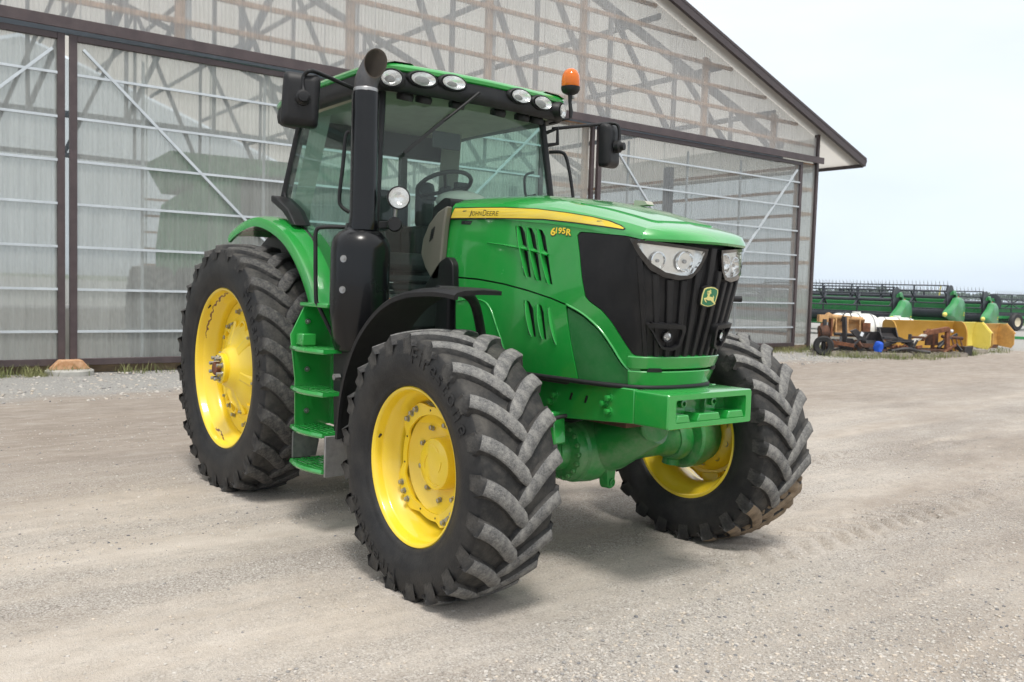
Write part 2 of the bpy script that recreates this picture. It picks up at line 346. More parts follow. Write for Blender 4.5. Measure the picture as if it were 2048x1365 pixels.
    def band(a, c):
        r = n.new('ShaderNodeMapRange'); r.interpolation_type = 'SMOOTHSTEP'; r.inputs['From Min'].default_value = a; r.inputs['From Max'].default_value = c; l.new(wob.outputs[0], r.inputs['Value']); return r.outputs[0]
    brown = ramp(noise(7, 10, (1, 0.28, 1), 0.78), [(0.25, (0.19, 0.158, 0.13)), (0.5, (0.30, 0.255, 0.215)), (0.72, (0.44, 0.40, 0.36))])
    f1 = band(3.2, -1.5); m1 = n.new('ShaderNodeMath'); m1.operation = 'MULTIPLY'; m1.inputs[1].default_value = 0.78; l.new(f1, m1.inputs[0])
    base = mixc(m1.outputs[0], base, brown)
    chips = ramp(noise(30, 6, (1, 1, 1), 0.8), [(0.3, (0.20, 0.195, 0.185)), (0.6, (0.41, 0.40, 0.38))])
    base = mixc(band(-4.0, -5.0), base, chips)
    l.new(base, b.inputs['Base Color'])
    h = n.new('ShaderNodeMath'); h.operation = 'ADD'; l.new(mixc(0.5, v1.outputs['Distance'], v2.outputs['Distance']), h.inputs[0]); l.new(noise(200, 4), h.inputs[1])
    bp = n.new('ShaderNodeBump'); bp.invert = True; bp.inputs['Strength'].default_value = 0.85; bp.inputs['Distance'].default_value = 0.008
    l.new(h.outputs[0], bp.inputs['Height']); l.new(bp.outputs[0], b.inputs['Normal'])
    return m
ground_mat()
xs = graded(-0.5, 5.6, -3000, 60, 0.032, 1.10); ys = graded(-3.6, 4.6, -900, 3000, 0.034, 1.10)
gx, gy = np.meshgrid(xs, ys, indexing='ij'); gz = ground_h(gx, gy)
co = np.stack([gx, gy, gz], -1).reshape(-1, 3); a, b_ = gx.shape
idx = np.arange(a*b_).reshape(a, b_); quads = np.stack([idx[:-1, :-1], idx[1:, :-1], idx[1:, 1:], idx[:-1, 1:]], -1).reshape(-1, 4)
def fast_mesh(name, co, faces, mats, mi=None, smooth=False):
    me = bpy.data.meshes.new(name); k = faces.shape[1]
    me.vertices.add(len(co)); me.vertices.foreach_set('co', np.ascontiguousarray(co, dtype=np.float32).ravel())
    me.loops.add(faces.size); me.loops.foreach_set('vertex_index', np.ascontiguousarray(faces, dtype=np.int32).ravel())
    me.polygons.add(len(faces)); me.polygons.foreach_set('loop_start', np.arange(0, faces.size, k, dtype=np.int32))
    for m in mats: me.materials.append(MATS[m])
    if mi is not None: me.polygons.foreach_set('material_index', np.ascontiguousarray(mi, dtype=np.int32))
    me.polygons.foreach_set('use_smooth', np.full(len(faces), smooth)); me.update(calc_edges=True); me.validate(); return me
g = link('ground', fast_mesh('ground', co, quads, ['gravel_ground'], smooth=True)); tag(g, kind='structure')

# loose stones
for k, c in enumerate([(0.47, 0.44, 0.40), (0.39, 0.36, 0.325), (0.27, 0.26, 0.25), (0.50, 0.44, 0.37), (0.17, 0.17, 0.175)]):
    mat('stone_%d' % k, c, 0.9, var=0.25, vscale=60, spec=0.3)
ico = np.array([(0, 0, 1), (0.894, 0, 0.447), (0.276, 0.851, 0.447), (-0.724, 0.526, 0.447), (-0.724, -0.526, 0.447), (0.276, -0.851, 0.447), (0.724, 0.526, -0.447), (-0.276, 0.851, -0.447), (-0.894, 0, -0.447), (-0.276, -0.851, -0.447), (0.724, -0.526, -0.447)])
icf = np.array([(0, 1, 2), (0, 2, 3), (0, 3, 4), (0, 4, 5), (0, 5, 1), (1, 6, 2), (2, 7, 3), (3, 8, 4), (4, 9, 5), (5, 10, 1), (2, 6, 7), (3, 7, 8), (4, 8, 9), (5, 9, 10), (1, 10, 6)])
def stones(name, N, sampler, smin, smax, pw):
    x, y = sampler(N); s = smin*(smax/smin)**(rng.random(N)**pw)
    sc = s[:, None]*(0.7+0.6*rng.random((N, 3)))*np.array([1, 1, 0.62])
    v = ico[None]*(0.78+0.44*rng.random((N, 11, 1)))*sc[:, None, :]
    a = rng.random(N)*2*PI; c, sn = np.cos(a)[:, None], np.sin(a)[:, None]
    X = v[..., 0]*c-v[..., 1]*sn; Y = v[..., 0]*sn+v[..., 1]*c
    co = np.stack([X+x[:, None], Y+y[:, None], v[..., 2]+(ground_h(x, y)+sc[:, 2]*0.12)[:, None]], -1).reshape(-1, 3)
    f = (icf[None]+(np.arange(N)*11)[:, None, None]).reshape(-1, 3)
    mi = np.repeat(rng.choice(5, N, p=[.42, .26, .10, .18, .04]), 15)
    return link(name, fast_mesh(name, co, f, ['stone_%d' % k for k in range(5)], mi))
def near_sampler(N):
    out = np.zeros((0, 2))
    while len(out) < N:
        u = rng.random(N*4)*2300-130; v = 1400-rng.random(N*4)**1.5*620
        d = CR[None]*((u-1024)/FOCAL_PX)[:, None]-CU[None]*((v-682.5)/FOCAL_PX)[:, None]+CF[None]
        p = CAM_POS[None]-d*(CAM_POS[2]/d[:, 2])[:, None]
        w = vnoise(p[:, 0]*1.25+0.3*np.sin(p[:, 1]*.6), p[:, 1]*0.16, 11)*0.7+0.3*vnoise(p[:, 0]*4, p[:, 1]*1.5, 12)
        keep = rng.random(N*4) < np.clip((w-0.36)*3.2, 0.05, 1)
        out = np.concatenate([out, p[keep][:, :2]])
    return out[:N, 0], out[:N, 1]
tag(stones('gravel', 46000, near_sampler, 0.0020, 0.0115, 3.0), 'loose grey and tan stones scattered over the yard', 'gravel', kind='stuff')
def wall_sampler(N): return -9.0+rng.random(N)**1.3*3.6+0.0, rng.random(N)*31-4.5
tag(stones('limestone_chips', 9000, wall_sampler, 0.008, 0.034, 2.0), 'pale limestone chips along the foot of the shed', 'gravel', kind='stuff')

# ================================================================ SHED
def panel_mat(name, lo, hi, c0, c1):
    m = bpy.data.materials.new(name); m.use_nodes = True; MATS[name] = m
    n, l = nodes_of(m); n.clear(); o = n.new('ShaderNodeOutputMaterial')
    oi = n.new('ShaderNodeObjectInfo'); tc = n.new('ShaderNodeTexCoord')
    mp = n.new('ShaderNodeMapping'); mp.inputs['Scale'].default_value = (1, 6, 0.35); l.new(tc.outputs['Object'], mp.inputs[0])
    z = n.new('ShaderNodeTexNoise'); z.inputs['Scale'].default_value = 1.6; z.inputs['Detail'].default_value = 6; z.inputs['Roughness'].default_value = 0.6; l.new(mp.outputs[0], z.inputs['Vector'])
    r = n.new('ShaderNodeValToRGB'); r.color_ramp.elements[0].position = 0.3; r.color_ramp.elements[0].color = (*c0, 1); r.color_ramp.elements[1].position = 0.7; r.color_ramp.elements[1].color = (*c1, 1)
    l.new(z.outputs['Fac'], r.inputs[0])
    d = n.new('ShaderNodeBsdfDiffuse'); t = n.new('ShaderNodeBsdfTranslucent'); l.new(r.outputs[0], d.inputs[0]); l.new(r.outputs[0], t.inputs[0])
    a = n.new('ShaderNodeMixShader'); a.inputs[0].default_value = 0.5; l.new(d.outputs[0], a.inputs[1]); l.new(t.outputs[0], a.inputs[2])
    tr = n.new('ShaderNodeBsdfTransparent'); tr.inputs[0].default_value = (0.90, 0.92, 0.91, 1)
    mr = n.new('ShaderNodeMapRange'); mr.inputs['To Min'].default_value = lo; mr.inputs['To Max'].default_value = hi; l.new(oi.outputs['Random'], mr.inputs['Value'])
    lw = n.new('ShaderNodeLayerWeight'); lw.inputs['Blend'].default_value = 0.35     # the walls of the ribs are seen edge-on and look denser
    ad = n.new('ShaderNodeMath'); ad.operation = 'MULTIPLY_ADD'; ad.inputs[1].default_value = 0.30; ad.use_clamp = True; l.new(lw.outputs['Facing'], ad.inputs[0]); l.new(mr.outputs[0], ad.inputs[2])
    b = n.new('ShaderNodeMixShader'); l.new(ad.outputs[0], b.inputs[0]); l.new(tr.outputs[0], b.inputs[1]); l.new(a.outputs[0], b.inputs[2])
    g = n.new('ShaderNodeBsdfGlossy'); g.inputs['Roughness'].default_value = 0.35
    c = n.new('ShaderNodeMixShader'); l.new(schlick(n, l, 0.03, 0.45), c.inputs[0]); l.new(b.outputs[0], c.inputs[1]); l.new(g.outputs[0], c.inputs[2]); l.new(c.outputs[0], o.inputs['Surface'])
panel_mat('translucent_sheet', 0.50, 0.58, (0.48, 0.495, 0.475), (0.63, 0.65, 0.63)); panel_mat('clearer_sheet', 0.34, 0.42, (0.36, 0.37, 0.375), (0.48, 0.495, 0.50)); panel_mat('gable_sheet', 0.46, 0.54, (0.60, 0.592, 0.585), (0.76, 0.755, 0.75)); panel_mat('skylight_sheet', 0.45, 0.55, (0.8, 0.8, 0.78), (0.9, 0.9, 0.88))
mat('brown_steel', (0.055, 0.038, 0.040), 0.45, var=0.15, vscale=4, dust=0.2, dscale=3, dustcol=(0.16, 0.13, 0.12))
mat('girt_steel', (0.50, 0.54, 0.57), 0.45, metal=0.2, var=0.1, vscale=3)
mat('truss_steel', (0.15, 0.18, 0.22), 0.6, var=0.15, vscale=3)
mat('old_wood', (0.45, 0.29, 0.19), 0.85, var=0.35, vscale=7)
mat('skirt_wood', (0.20, 0.145, 0.09), 0.9, var=0.3, vscale=5)
mat('roof_lining', (0.74, 0.70, 0.63), 0.8, var=0.08, vscale=1.5)
mat('roof_dark', (0.05, 0.036, 0.037), 0.5, var=0.15)
mat('concrete', (0.38, 0.37, 0.34), 0.9, var=0.2, vscale=10)
mat('rusty_orange', (0.58, 0.27, 0.10), 0.8, var=0.35, vscale=9, var2=(0.62, 0.40, 0.25))
SHED_RZ = math.radians(-1.5)
shed = empty('machine_shed', (-9.2, 0, 0), SHED_RZ)
tag(shed, 'large gabled machine shed clad in translucent corrugated sheets behind the tractor', 'shed')
W0, W1, RIDGE, EAVE_Z, EAVE_W, SLOPE = -14.1, 19.78, 3.0, 5.67, 21.75, 0.362
def roof_z(w): return EAVE_Z+(EAVE_W-RIDGE)*SLOPE-abs(w-RIDGE)*SLOPE
PITCH_M, AMP = 0.0762, 0.008
def sheet_mesh(w0, w1, zb, zt, along='y', x0=0.0):
    n = max(6, int(round((w1-w0)/PITCH_M*6))); mb = MB(); rows = []
    for i in range(n+1):
        w = w0+(w1-w0)*i/n; p = (w/PITCH_M) % 1.0
        x = x0+AMP*math.cos(2*PI*p)
        t = zt(w) if callable(zt) else zt
        rows.append([(x, w, zb), (x, w, t)] if along == 'y' else [(w, x, zb), (w, x, t)])
    mb.grid(rows); return mb
def sheets(parent, w0, w1, zb, zt, name='sheet', x0=0.0, width=1.067, m='translucent_sheet'):
    w = w0
    while w < w1-0.02:
        e = min(w+width, w1)
        sheet_mesh(w, min(e+0.03, w1), zb, zt, x0=x0+(0.003 if int(round((w-w0)/width)) % 2 else 0)).build(name, m, parent, smooth=50, fix=False); w = e
def door(w0, w1, zt, girts, braces, nm):
    root = empty('sliding_door', (0.12, 0, 0), 0, shed)
    mb = MB(); fr = 0.11
    mb.box((0.0, w0+fr/2, zt/2+0.07), (0.10, fr, zt-0.14)); mb.box((0.0, w1-fr/2, zt/2+0.07), (0.10, fr, zt-0.14))
    mb.box((0.0, (w0+w1)/2, 0.19), (0.094, w1-w0-2*fr, 0.11)); mb.box((0.0, (w0+w1)/2, zt-0.05), (0.094, w1-w0-2*fr, 0.10))
    tag(mb.build('door_frame', 'brown_steel', root, bevel=0.006), 'dark brown steel frame')
    sheets(root, w0+fr, w1-fr, 0.24, zt-0.1, m='clearer_sheet' if nm == 'c' else 'translucent_sheet')
    for z in girts:
        MB().box((0.030, (w0+w1)/2, z), (0.045, w1-w0-2*fr, 0.040)).build('girt', 'girt_steel', root, smooth=0)
    for (a, za), (b, zb) in braces:
        MB().beam((0.031, a, za), (0.031, b, zb), 0.045, 0.052, up=(1, 0, 0)).build('brace', 'girt_steel', root, smooth=0)
    w = w0+1.17
    while w < w1-0.6:
        MB().box((-0.16, w, zt/2), (0.04, 0.045, zt-0.4)).build('stud', 'girt_steel', root, smooth=0); w += 2.134
    return root
gz_ = [0.69*k for k in range(1, 8)]
door(-11.4, -0.47, 5.46, gz_, [((-0.65, 5.2), (-4.3, 1.6)), ((-11.2, 5.2), (-7.6, 1.6))], 'a')
door(-0.40, 9.35, 5.46, gz_, [((-0.2, 5.25), (3.5, 1.75)), ((9.2, 5.2), (5.5, 1.7))], 'b')
door(11.0, 18.95, 5.50, [0.70*k for k in range(1, 8)], [((18.7, 5.25), (15.2, 1.4)), ((11.4, 5.2), (14.8, 1.7))], 'c')
# fixed bays beside the doors and the gable above them
sheets(shed, 9.42, 10.84, 0.2, 5.5, x0=0.0); sheets(shed, 19.04, W1-0.03, 0.2, 5.5, x0=0.0); sheets(shed, W0, -11.5, 0.2, 5.5)
for z in [0.45+0.72*k for k in range(8)]:
    MB().box((-0.05, 10.12, z), (0.06, 1.36, 0.10)).build('wall_girt', 'old_wood', shed, smooth=0)
    MB().box((-0.05, 19.4, z), (0.06, 0.66, 0.10)).build('wall_girt', 'old_wood', shed, smooth=0)
for w in (9.45, 10.8, 19.06): MB().box((-0.10, w, 2.8), (0.09, 0.14, 5.4)).build('wall_post', 'old_wood', shed, smooth=0)
sheets(shed, W0, W1, 5.74, lambda w: roof_z(w)-0.10, name='gable_sheet', m='gable_sheet')
z = 6.06
while z < roof_z(RIDGE)-0.3:
    half = (roof_z(RIDGE)-0.12-z)/SLOPE; lo, hi = max(W0+.05, RIDGE-half), min(W1-0.05, RIDGE+half)
    MB().box((-0.055, (lo+hi)/2, z), (0.07, hi-lo, 0.085)).build('gable_girt', 'old_wood', shed, smooth=0); z += 0.535
for w in (-7.2, -4.0, 1.4, 4.65, 7.95, 10.65, 14.95, 17.9):
    zt = roof_z(w)-0.3
    MB().box((-0.14, w, (5.7+zt)/2), (0.08, 0.16, zt-5.7)).build('gable_post', 'old_wood', shed, smooth=0)
    MB().box((-0.20, w+0.14, (5.7+zt)/2), (0.10, 0.13, zt-5.7)).build('steel_column', 'girt_steel', shed, smooth=0)
# header track box, skirt, corner post
mb = MB(); mb.prism([(0.02, 5.74), (0.26, 5.70), (0.26, 5.52), (0.22, 5.52), (0.22, 5.60), (0.02, 5.62)], lambda a, b, d: (a, d, b), (W0, W1+0.05))
tag(mb.build('door_track', 'brown_steel', shed, smooth=0, bevel=0.006), 'dark brown boxed track above the sliding doors')
MB().box((-0.02, (W0+W1)/2, 0.08), (0.06, W1-W0, 0.16)).build('skirt_board', 'skirt_wood', shed, smooth=0)
MB().box((0.0, W1+0.03, 3.2), (0.14, 0.10, 6.4)).build('corner_trim', 'brown_steel', shed, smooth=0, bevel=0.008)
MB().box((0.03, 10.91, 2.8), (0.10, 0.09, 5.5)).build('door_jamb', 'brown_steel', shed, smooth=0, bevel=0.008)
# side wall and back
mb = sheet_mesh(-29.9, -0.05, 0.2, 6.3, along='x', x0=W1+0.02); mb.build('side_sheet', 'translucent_sheet', shed, smooth=50, fix=False)
for z in [0.45+0.72*k for k in range(8)]: MB().box((-15, W1-0.06, z), (29.6, 0.06, 0.09)).build('side_girt', 'old_wood', shed, smooth=0)
mb = sheet_mesh(-29.9, -0.05, 0.2, 6.0, along='x', x0=W0); mb.build('side_sheet', 'translucent_sheet', shed, smooth=50, fix=False)
for lo, hi, zb in ((W0, 1.2, 0.2), (1.2, 8.2, 0.2), (8.2, W1, 0.2)):
    sheet_mesh(lo, hi, zb, lambda w: roof_z(w)-0.2, x0=-30).build('back_sheet', 'translucent_sheet', shed, smooth=50, fix=False)
for z in [0.6+0.8*k for k in range(9)]:
    for lo, hi in ((W0, 1.1), (8.3, W1)):
        if z < 6: MB().box((-29.9, (lo+hi)/2, z), (0.08, hi-lo, 0.1)).build('back_girt', 'old_wood', shed, smooth=0)
# roof: pale sheeting that lets some daylight through, dark trim along its edges
def roof_mat():
    m = bpy.data.materials.new('roof_sheeting'); m.use_nodes = True; MATS['roof_sheeting'] = m; n, l = nodes_of(m); n.clear()
    o = n.new('ShaderNodeOutputMaterial'); d = n.new('ShaderNodeBsdfDiffuse'); d.inputs[0].default_value = (0.70, 0.675, 0.63, 1); t = n.new('ShaderNodeBsdfTranslucent')
    tc = n.new('ShaderNodeTexCoord'); z = n.new('ShaderNodeTexNoise'); z.inputs['Scale'].default_value = 0.6; z.inputs['Detail'].default_value = 5; l.new(tc.outputs['Object'], z.inputs['Vector'])
    r = n.new('ShaderNodeValToRGB'); r.color_ramp.elements[0].color = (0.58, 0.55, 0.51, 1); r.color_ramp.elements[1].color = (0.78, 0.755, 0.71, 1); l.new(z.outputs['Fac'], r.inputs[0]); l.new(r.outputs[0], t.inputs[0])
    x = n.new('ShaderNodeMixShader'); x.inputs[0].default_value = 0.45; l.new(d.outputs[0], x.inputs[1]); l.new(t.outputs[0], x.inputs[2]); l.new(x.outputs[0], o.inputs['Surface'])
roof_mat()
for s in (1, -1):
    we = EAVE_W if s > 0 else 2*RIDGE-EAVE_W; rz0 = roof_z(RIDGE)
    MB().add([(-30.5, RIDGE, rz0+0.05), (0.32, RIDGE, rz0+0.05), (0.32, we, EAVE_Z+0.05), (-30.5, we, EAVE_Z+0.05)], [(0, 1, 2, 3)]).build('roof_sheeting', 'roof_sheeting', shed, smooth=0, fix=False)
    MB().prism([(RIDGE, rz0+0.153), (we+0.02*s, EAVE_Z+0.147), (we+0.02*s, EAVE_Z+0.22), (RIDGE, rz0+0.226)], lambda a, b, d: (d, a, b), (-0.05, 0.42)).build('rake_flashing', 'roof_dark', shed, smooth=0)
    MB().beam((0.36, RIDGE, roof_z(RIDGE)+0.06), (0.36, we+0.02*s, EAVE_Z+0.055), 0.10, 0.19).build('barge_board', 'roof_dark', shed, smooth=0)
    MB().beam((-15, we+0.02*s, EAVE_Z+0.05), (0.3, we+0.021*s, EAVE_Z+0.05), 0.05, 0.2).build('eave_board', 'roof_dark', shed, smooth=0)
def truss(x):
    mb = MB(); N = 14
    bot = lambda w: 5.75+0.10*(1-abs(w-RIDGE)/17)
    ws = np.linspace(W0+0.2, W1-0.2, N+1)
    for i in range(N):
        mb.beam((x, ws[i], bot(ws[i])), (x, ws[i+1], bot(ws[i+1])), 0.16, 0.16)
        mb.beam((x, ws[i], roof_z(ws[i])-0.28), (x, ws[i+1], roof_z(ws[i+1])-0.28), 0.16, 0.18)
        a, b = ((ws[i], bot(ws[i])), (ws[i+1], roof_z(ws[i+1])-0.3)) if ws[i] < RIDGE else ((ws[i], roof_z(ws[i])-0.3), (ws[i+1], bot(ws[i+1])))
        mb.beam((x, a[0], a[1]), (x, b[0], b[1]), 0.10, 0.13)
        mb.beam((x, ws[i], bot(ws[i])), (x, ws[i], roof_z(ws[i])-0.3), 0.09, 0.10)
    return mb.build('roof_truss', 'truss_steel', shed, smooth=0)
for x in (-1.1, -10.1, -19.1): truss(x)
for w in np.arange(W0+1, W1, 2.4):
    MB().box((-15, w, roof_z(w)-0.13), (29.5, 0.07, 0.14)).build('purlin', 'truss_steel', shed, smooth=0)
for x in (-5.6, -14.6, -23.6):
    for w in (W0+0.3, W1-0.35): MB().box((x, w, 2.95), (0.25, 0.25, 5.9)).build('shed_column', 'truss_steel', shed, smooth=0)
# post foot: concrete pad with rusty door stop
stop = empty('door_stop', (-8.9, -0.44, 0)); tag(stop, 'rusty orange door stop on a round concrete pad at the shed doors', 'door stop')
MB().lathe([(0.0, 0.0), (0.36, 0.0), (0.36, 0.07), (0.33, 0.09), (0.0, 0.09)], n=28).build('concrete_pad', 'concrete', stop)
MB().prism([(-0.30, 0.088), (0.30, 0.088), (0.17, 0.24), (-0.15, 0.24)], lambda a, b, d: (d, a, b), (-0.12, 0.10)).build('stop_wedge', 'rusty_orange', stop, bevel=0.012)

# ---------------------------------------------------------------- grass
mat('grass', (0.13, 0.19, 0.045), 0.8, var=0.4, vscale=0.8, var2=(0.28, 0.27, 0.12))
def grass(name, spots, label, hmin, hmax, per):
    V_, F_ = [], []
    for (x, y, r, k) in spots:
        for _ in range(int(per*k)):
            a = random.random()*2*PI; d = r*math.sqrt(random.random()); px, py = x+d*math.cos(a), y+d*math.sin(a)
            h = hmin+(hmax-hmin)*random.random()**1.6; b = random.random()*2*PI; w = 0.004+0.004*random.random(); le = h*(0.2+0.6*random.random())
            dx, dy = math.cos(b), math.sin(b); c = random.random()*2*PI; wx, wy = w*math.cos(c), w*math.sin(c); n = len(V_)
            V_ += [(px-wx, py-wy, 0), (px+wx, py+wy, 0), (px+dx*le*.35+wx*.7, py+dy*le*.35+wy*.7, h*.6), (px+dx*le*.35-wx*.7, py+dy*le*.35-wy*.7, h*.6), (px+dx*le, py+dy*le, h)]
            F_ += [(n, n+1, n+2, n+3), (n+3, n+2, n+4)]
    me = bpy.data.meshes.new(name); me.from_pydata(V_, [], F_); me.materials.append(MATS['grass']); me.update()
    return tag(link(name, me), label, 'grass', kind='stuff')
sp = [(-8.98+random.uniform(-.1, .25), y+random.uniform(-.2, .2), 0.25, random.random()) for y in np.arange(-4.5, 21, 0.33) if random.random() < 0.8]
sp += [(-8.8, -1.0+random.uniform(-.8, .9), 0.22, 1.0) for _ in range(9)]
sp += [(-8.7+random.uniform(-.4, .6), 12+random.random()*10, 0.4, 1.4) for _ in range(46)]
grass('shed_grass', sp, 'weedy grass along the foot of the shed doors', 0.05, 0.22, 60)

# ================================================================ TRACTOR  (x forward, y to its left, z up; rear axle at x = 0)
tractor = empty('tractor'); tag(tractor, 'green tractor with yellow wheels parked on the gravel in front of the shed', 'tractor')
FX, FZ, RZ_ = 2.90, 0.684, 0.934
FR_R, FR_W, FR_RIM, FR_TR = 0.714, 0.471, 0.413, 1.056
RR_R, RR_W, RR_RIM, RR_TR = 0.968, 0.440, 0.618, 1.004

# ---------------------------------------------------------------- wheels (axis along y, outer face towards -y)
def tyre_mesh(R, w, rim):
    S = R-rim
    half = [(rim+0.004, 0.405), (rim+0.012, 0.44), (rim+0.10*S, 0.462), (rim+0.13*S, 0.462), (rim+0.16*S, 0.478), (rim+0.36*S, 0.515), (rim+0.52*S, 0.522), (rim+0.66*S, 0.505),
            (R-0.080, 0.492), (R-0.054, 0.472), (R-0.043, 0.43), (R-0.037, 0.30), (R-0.033, 0.15), (R-0.032, 0.0)]
    prof = [(r, -y*w) for r, y in half]+[(r, y*w) for r, y in half[-2::-1]]; k = len(half)
    return MB().lathe(prof, axis=(0, 1, 0), n=96, mis=[1 if k-5 <= i <= k+2 else 0 for i in range(2*k-2)]).mesh('tyre', ['rubber', 'rubber_tread'], 60)
def lug_mesh(R, w, n_side, side, name, rise=0.24):
    pitch = 2*PI/n_side; mb = MB(); st = []
    K = 9
    for i in range(K+1):
        s = i/K; y = -0.490*w+(0.53*w)*s
        a = -(rise/R)*(0.42*s+0.58*s**1.9)
        yy = abs(y)/(w/2); rt = R-0.020*yy**2.8; rb = R-0.075
        wd = (0.072-0.006*s)*(R/0.71)**0.5; 
        if i == K: wd *= 0.72; rt -= 0.004
        st.append((y, a, rt, rb, wd))
    def P(y, a, r, off):   # off: metres along the tread, square to the lug
        return (r*math.cos(a+off/R), y*side, r*math.sin(a+off/R))
    rows = []
    for i, (y, a, rt, rb, wd) in enumerate(st):
        y0, a0 = st[max(i-1, 0)][:2]; y1, a1 = st[min(i+1, K)][:2]
        tx, ta = unit(np.array([y1-y0, (a1-a0)*R])); nx, na = -ta, tx    # square to the run of the lug
        def Q(o, r): return P(y+nx*o, a, r, na*o)
        rows.append([Q(-wd*0.86, rb), Q(-wd*0.62, rt-0.026), Q(-wd*0.55, rt-0.008), Q(-wd*0.46, rt-0.001), Q(0, rt+0.001), Q(wd*0.46, rt-0.001), Q(wd*0.55, rt-0.008), Q(wd*0.62, rt-0.026), Q(wd*0.86, rb)])
    # shoulder end runs down the sidewall
    y, a, rt, rb, wd = st[0]
    foot = [P(-0.517*w, a+0.02, R-0.125, o*wd) for o in (-0.62, -0.55, -0.5, -0.4, 0, 0.4, 0.5, 0.55, 0.62)]
    mid = [P(-0.506*w, a+0.005, R-0.045, o*wd) for o in (-0.74, -0.60, -0.53, -0.42, 0, 0.42, 0.53, 0.60, 0.74)]
    y2, a2, rt2, rb2, wd2 = st[-1]; nose = [P(y2+0.012*1.0, a2-0.016, r_, o*wd2) for o, r_ in ((-0.7, rb2), (-0.5, rt2-0.03), (-0.42, rt2-0.014), (-0.3, rt2-0.008), (0, rt2-0.007), (0.3, rt2-0.008), (0.42, rt2-0.014), (0.5, rt2-0.03), (0.7, rb2))]
    rows = [foot, mid]+rows+[nose]
    mb.grid(rows); b = 9; nr = len(rows)
    mb.m = []
    for i in range(nr-1):
        for j in range(b-1): mb.m.append(1 if (2 <= j <= 5 and i >= 2) else 0)
    k = (nr-1)*b; mb.f.append(tuple(k+j for j in range(b))); mb.m.append(0)
    return mb.mesh(name, ['rubber_side', 'rubber_worn'], 50)
def muddy(me):
    c = me.copy(); c.materials[1] = MATS['rubber_mud']; return c
# the rim paint carries rust where the bead seat weld has weathered
def rim_rust_mat():
    m = MATS['yellow_paint'].copy(); m.name = 'yellow_rim_rusty'; MATS['yellow_rim_rusty'] = m
    n, l = nodes_of(m); b = n['Principled BSDF']; src = b.inputs['Base Color'].links[0].from_socket
    tc = n.new('ShaderNodeTexCoord'); s = n.new('ShaderNodeSeparateXYZ'); l.new(tc.outputs['Object'], s.inputs[0])
    z = n.new('ShaderNodeTexNoise'); z.inputs['Scale'].default_value = 14; z.inputs['Detail'].default_value = 6; l.new(tc.outputs['Object'], z.inputs['Vector'])
    zz = n.new('ShaderNodeTexNoise'); zz.inputs['Scale'].default_value = 3; l.new(tc.outputs['Object'], zz.inputs['Vector'])
    a = n.new('ShaderNodeMath'); a.operation = 'MULTIPLY_ADD'; a.inputs[1].default_value = 0.055; l.new(z.outputs['Fac'], a.inputs[0]); l.new(s.outputs['Y'], a.inputs[2])
    c = n.new('ShaderNodeMath'); c.operation = 'COMPARE'; c.inputs[1].default_value = -0.092; c.inputs[2].default_value = 0.0032; l.new(a.outputs[0], c.inputs[0])
    th = n.new('ShaderNodeMath'); th.operation = 'GREATER_THAN'; th.inputs[1].default_value = 0.50; l.new(zz.outputs['Fac'], th.inputs[0])
    mu = n.new('ShaderNodeMath'); mu.operation = 'MULTIPLY'; l.new(c.outputs[0], mu.inputs[0]); l.new(th.outputs[0], mu.inputs[1])
    x = n.new('ShaderNodeMix'); x.data_type = 'RGBA'; x.inputs['B'].default_value = (0.14, 0.045, 0.012, 1); l.new(src, x.inputs['A']); l.new(mu.outputs[0], x.inputs['Factor']); l.new(x.outputs['Result'], b.inputs['Base Color'])
rim_rust_mat()
OUT = (0, -1, 0)
def bolt_mesh(r, h, mname='bolt_metal'):
    mb = MB(); mb.lathe([(r*1.45, 0), (r*1.45, h*0.22), (r*1.1, h*0.24)], axis=OUT, n=14)
    mb.lathe([(r, h*0.2), (r, h*0.95), (r*0.82, h), (0, h)], axis=OUT, n=6); return mb.mesh('bolt', mname, 30)
BOLT_S, BOLT_L, BOLT_STUD = bolt_mesh(0.0125, 0.022), bolt_mesh(0.017, 0.03), bolt_mesh(0.015, 0.05)
def put(name, me, parent, loc, rot=(0, 0, 0)):
    o = link(name, me, parent); o.location = loc; o.rotation_euler = rot; return o
def text_mesh(body, size=1.0, shear=0.0, bold=0.0, extr=0.0, spacing=1.0):
    cu = bpy.data.curves.new('lettering', 'FONT'); cu.body = body; cu.size = size; cu.shear = shear; cu.offset = bold; cu.extrude = extr; cu.space_character = spacing; cu.resolution_u = 3
    o = bpy.data.objects.new('lettering', cu); COL.objects.link(o)
    dg = bpy.context.evaluated_depsgraph_get(); me = bpy.data.meshes.new_from_object(o.evaluated_get(dg)); bpy.data.objects.remove(o); bpy.data.curves.remove(cu); return me
def bend_text(me, fn, mname, weld=0.0):
    bm = bmesh.new(); bm.from_mesh(me); bmesh.ops.triangulate(bm, faces=bm.faces)
    bmesh.ops.subdivide_edges(bm, edges=[e for e in bm.edges if e.calc_length() > 0.09], cuts=1)
    for v in bm.verts: v.co = Vector(fn(*v.co))
    bm.to_mesh(me); bm.free(); me.materials.clear(); me.materials.append(MATS[mname]); return me

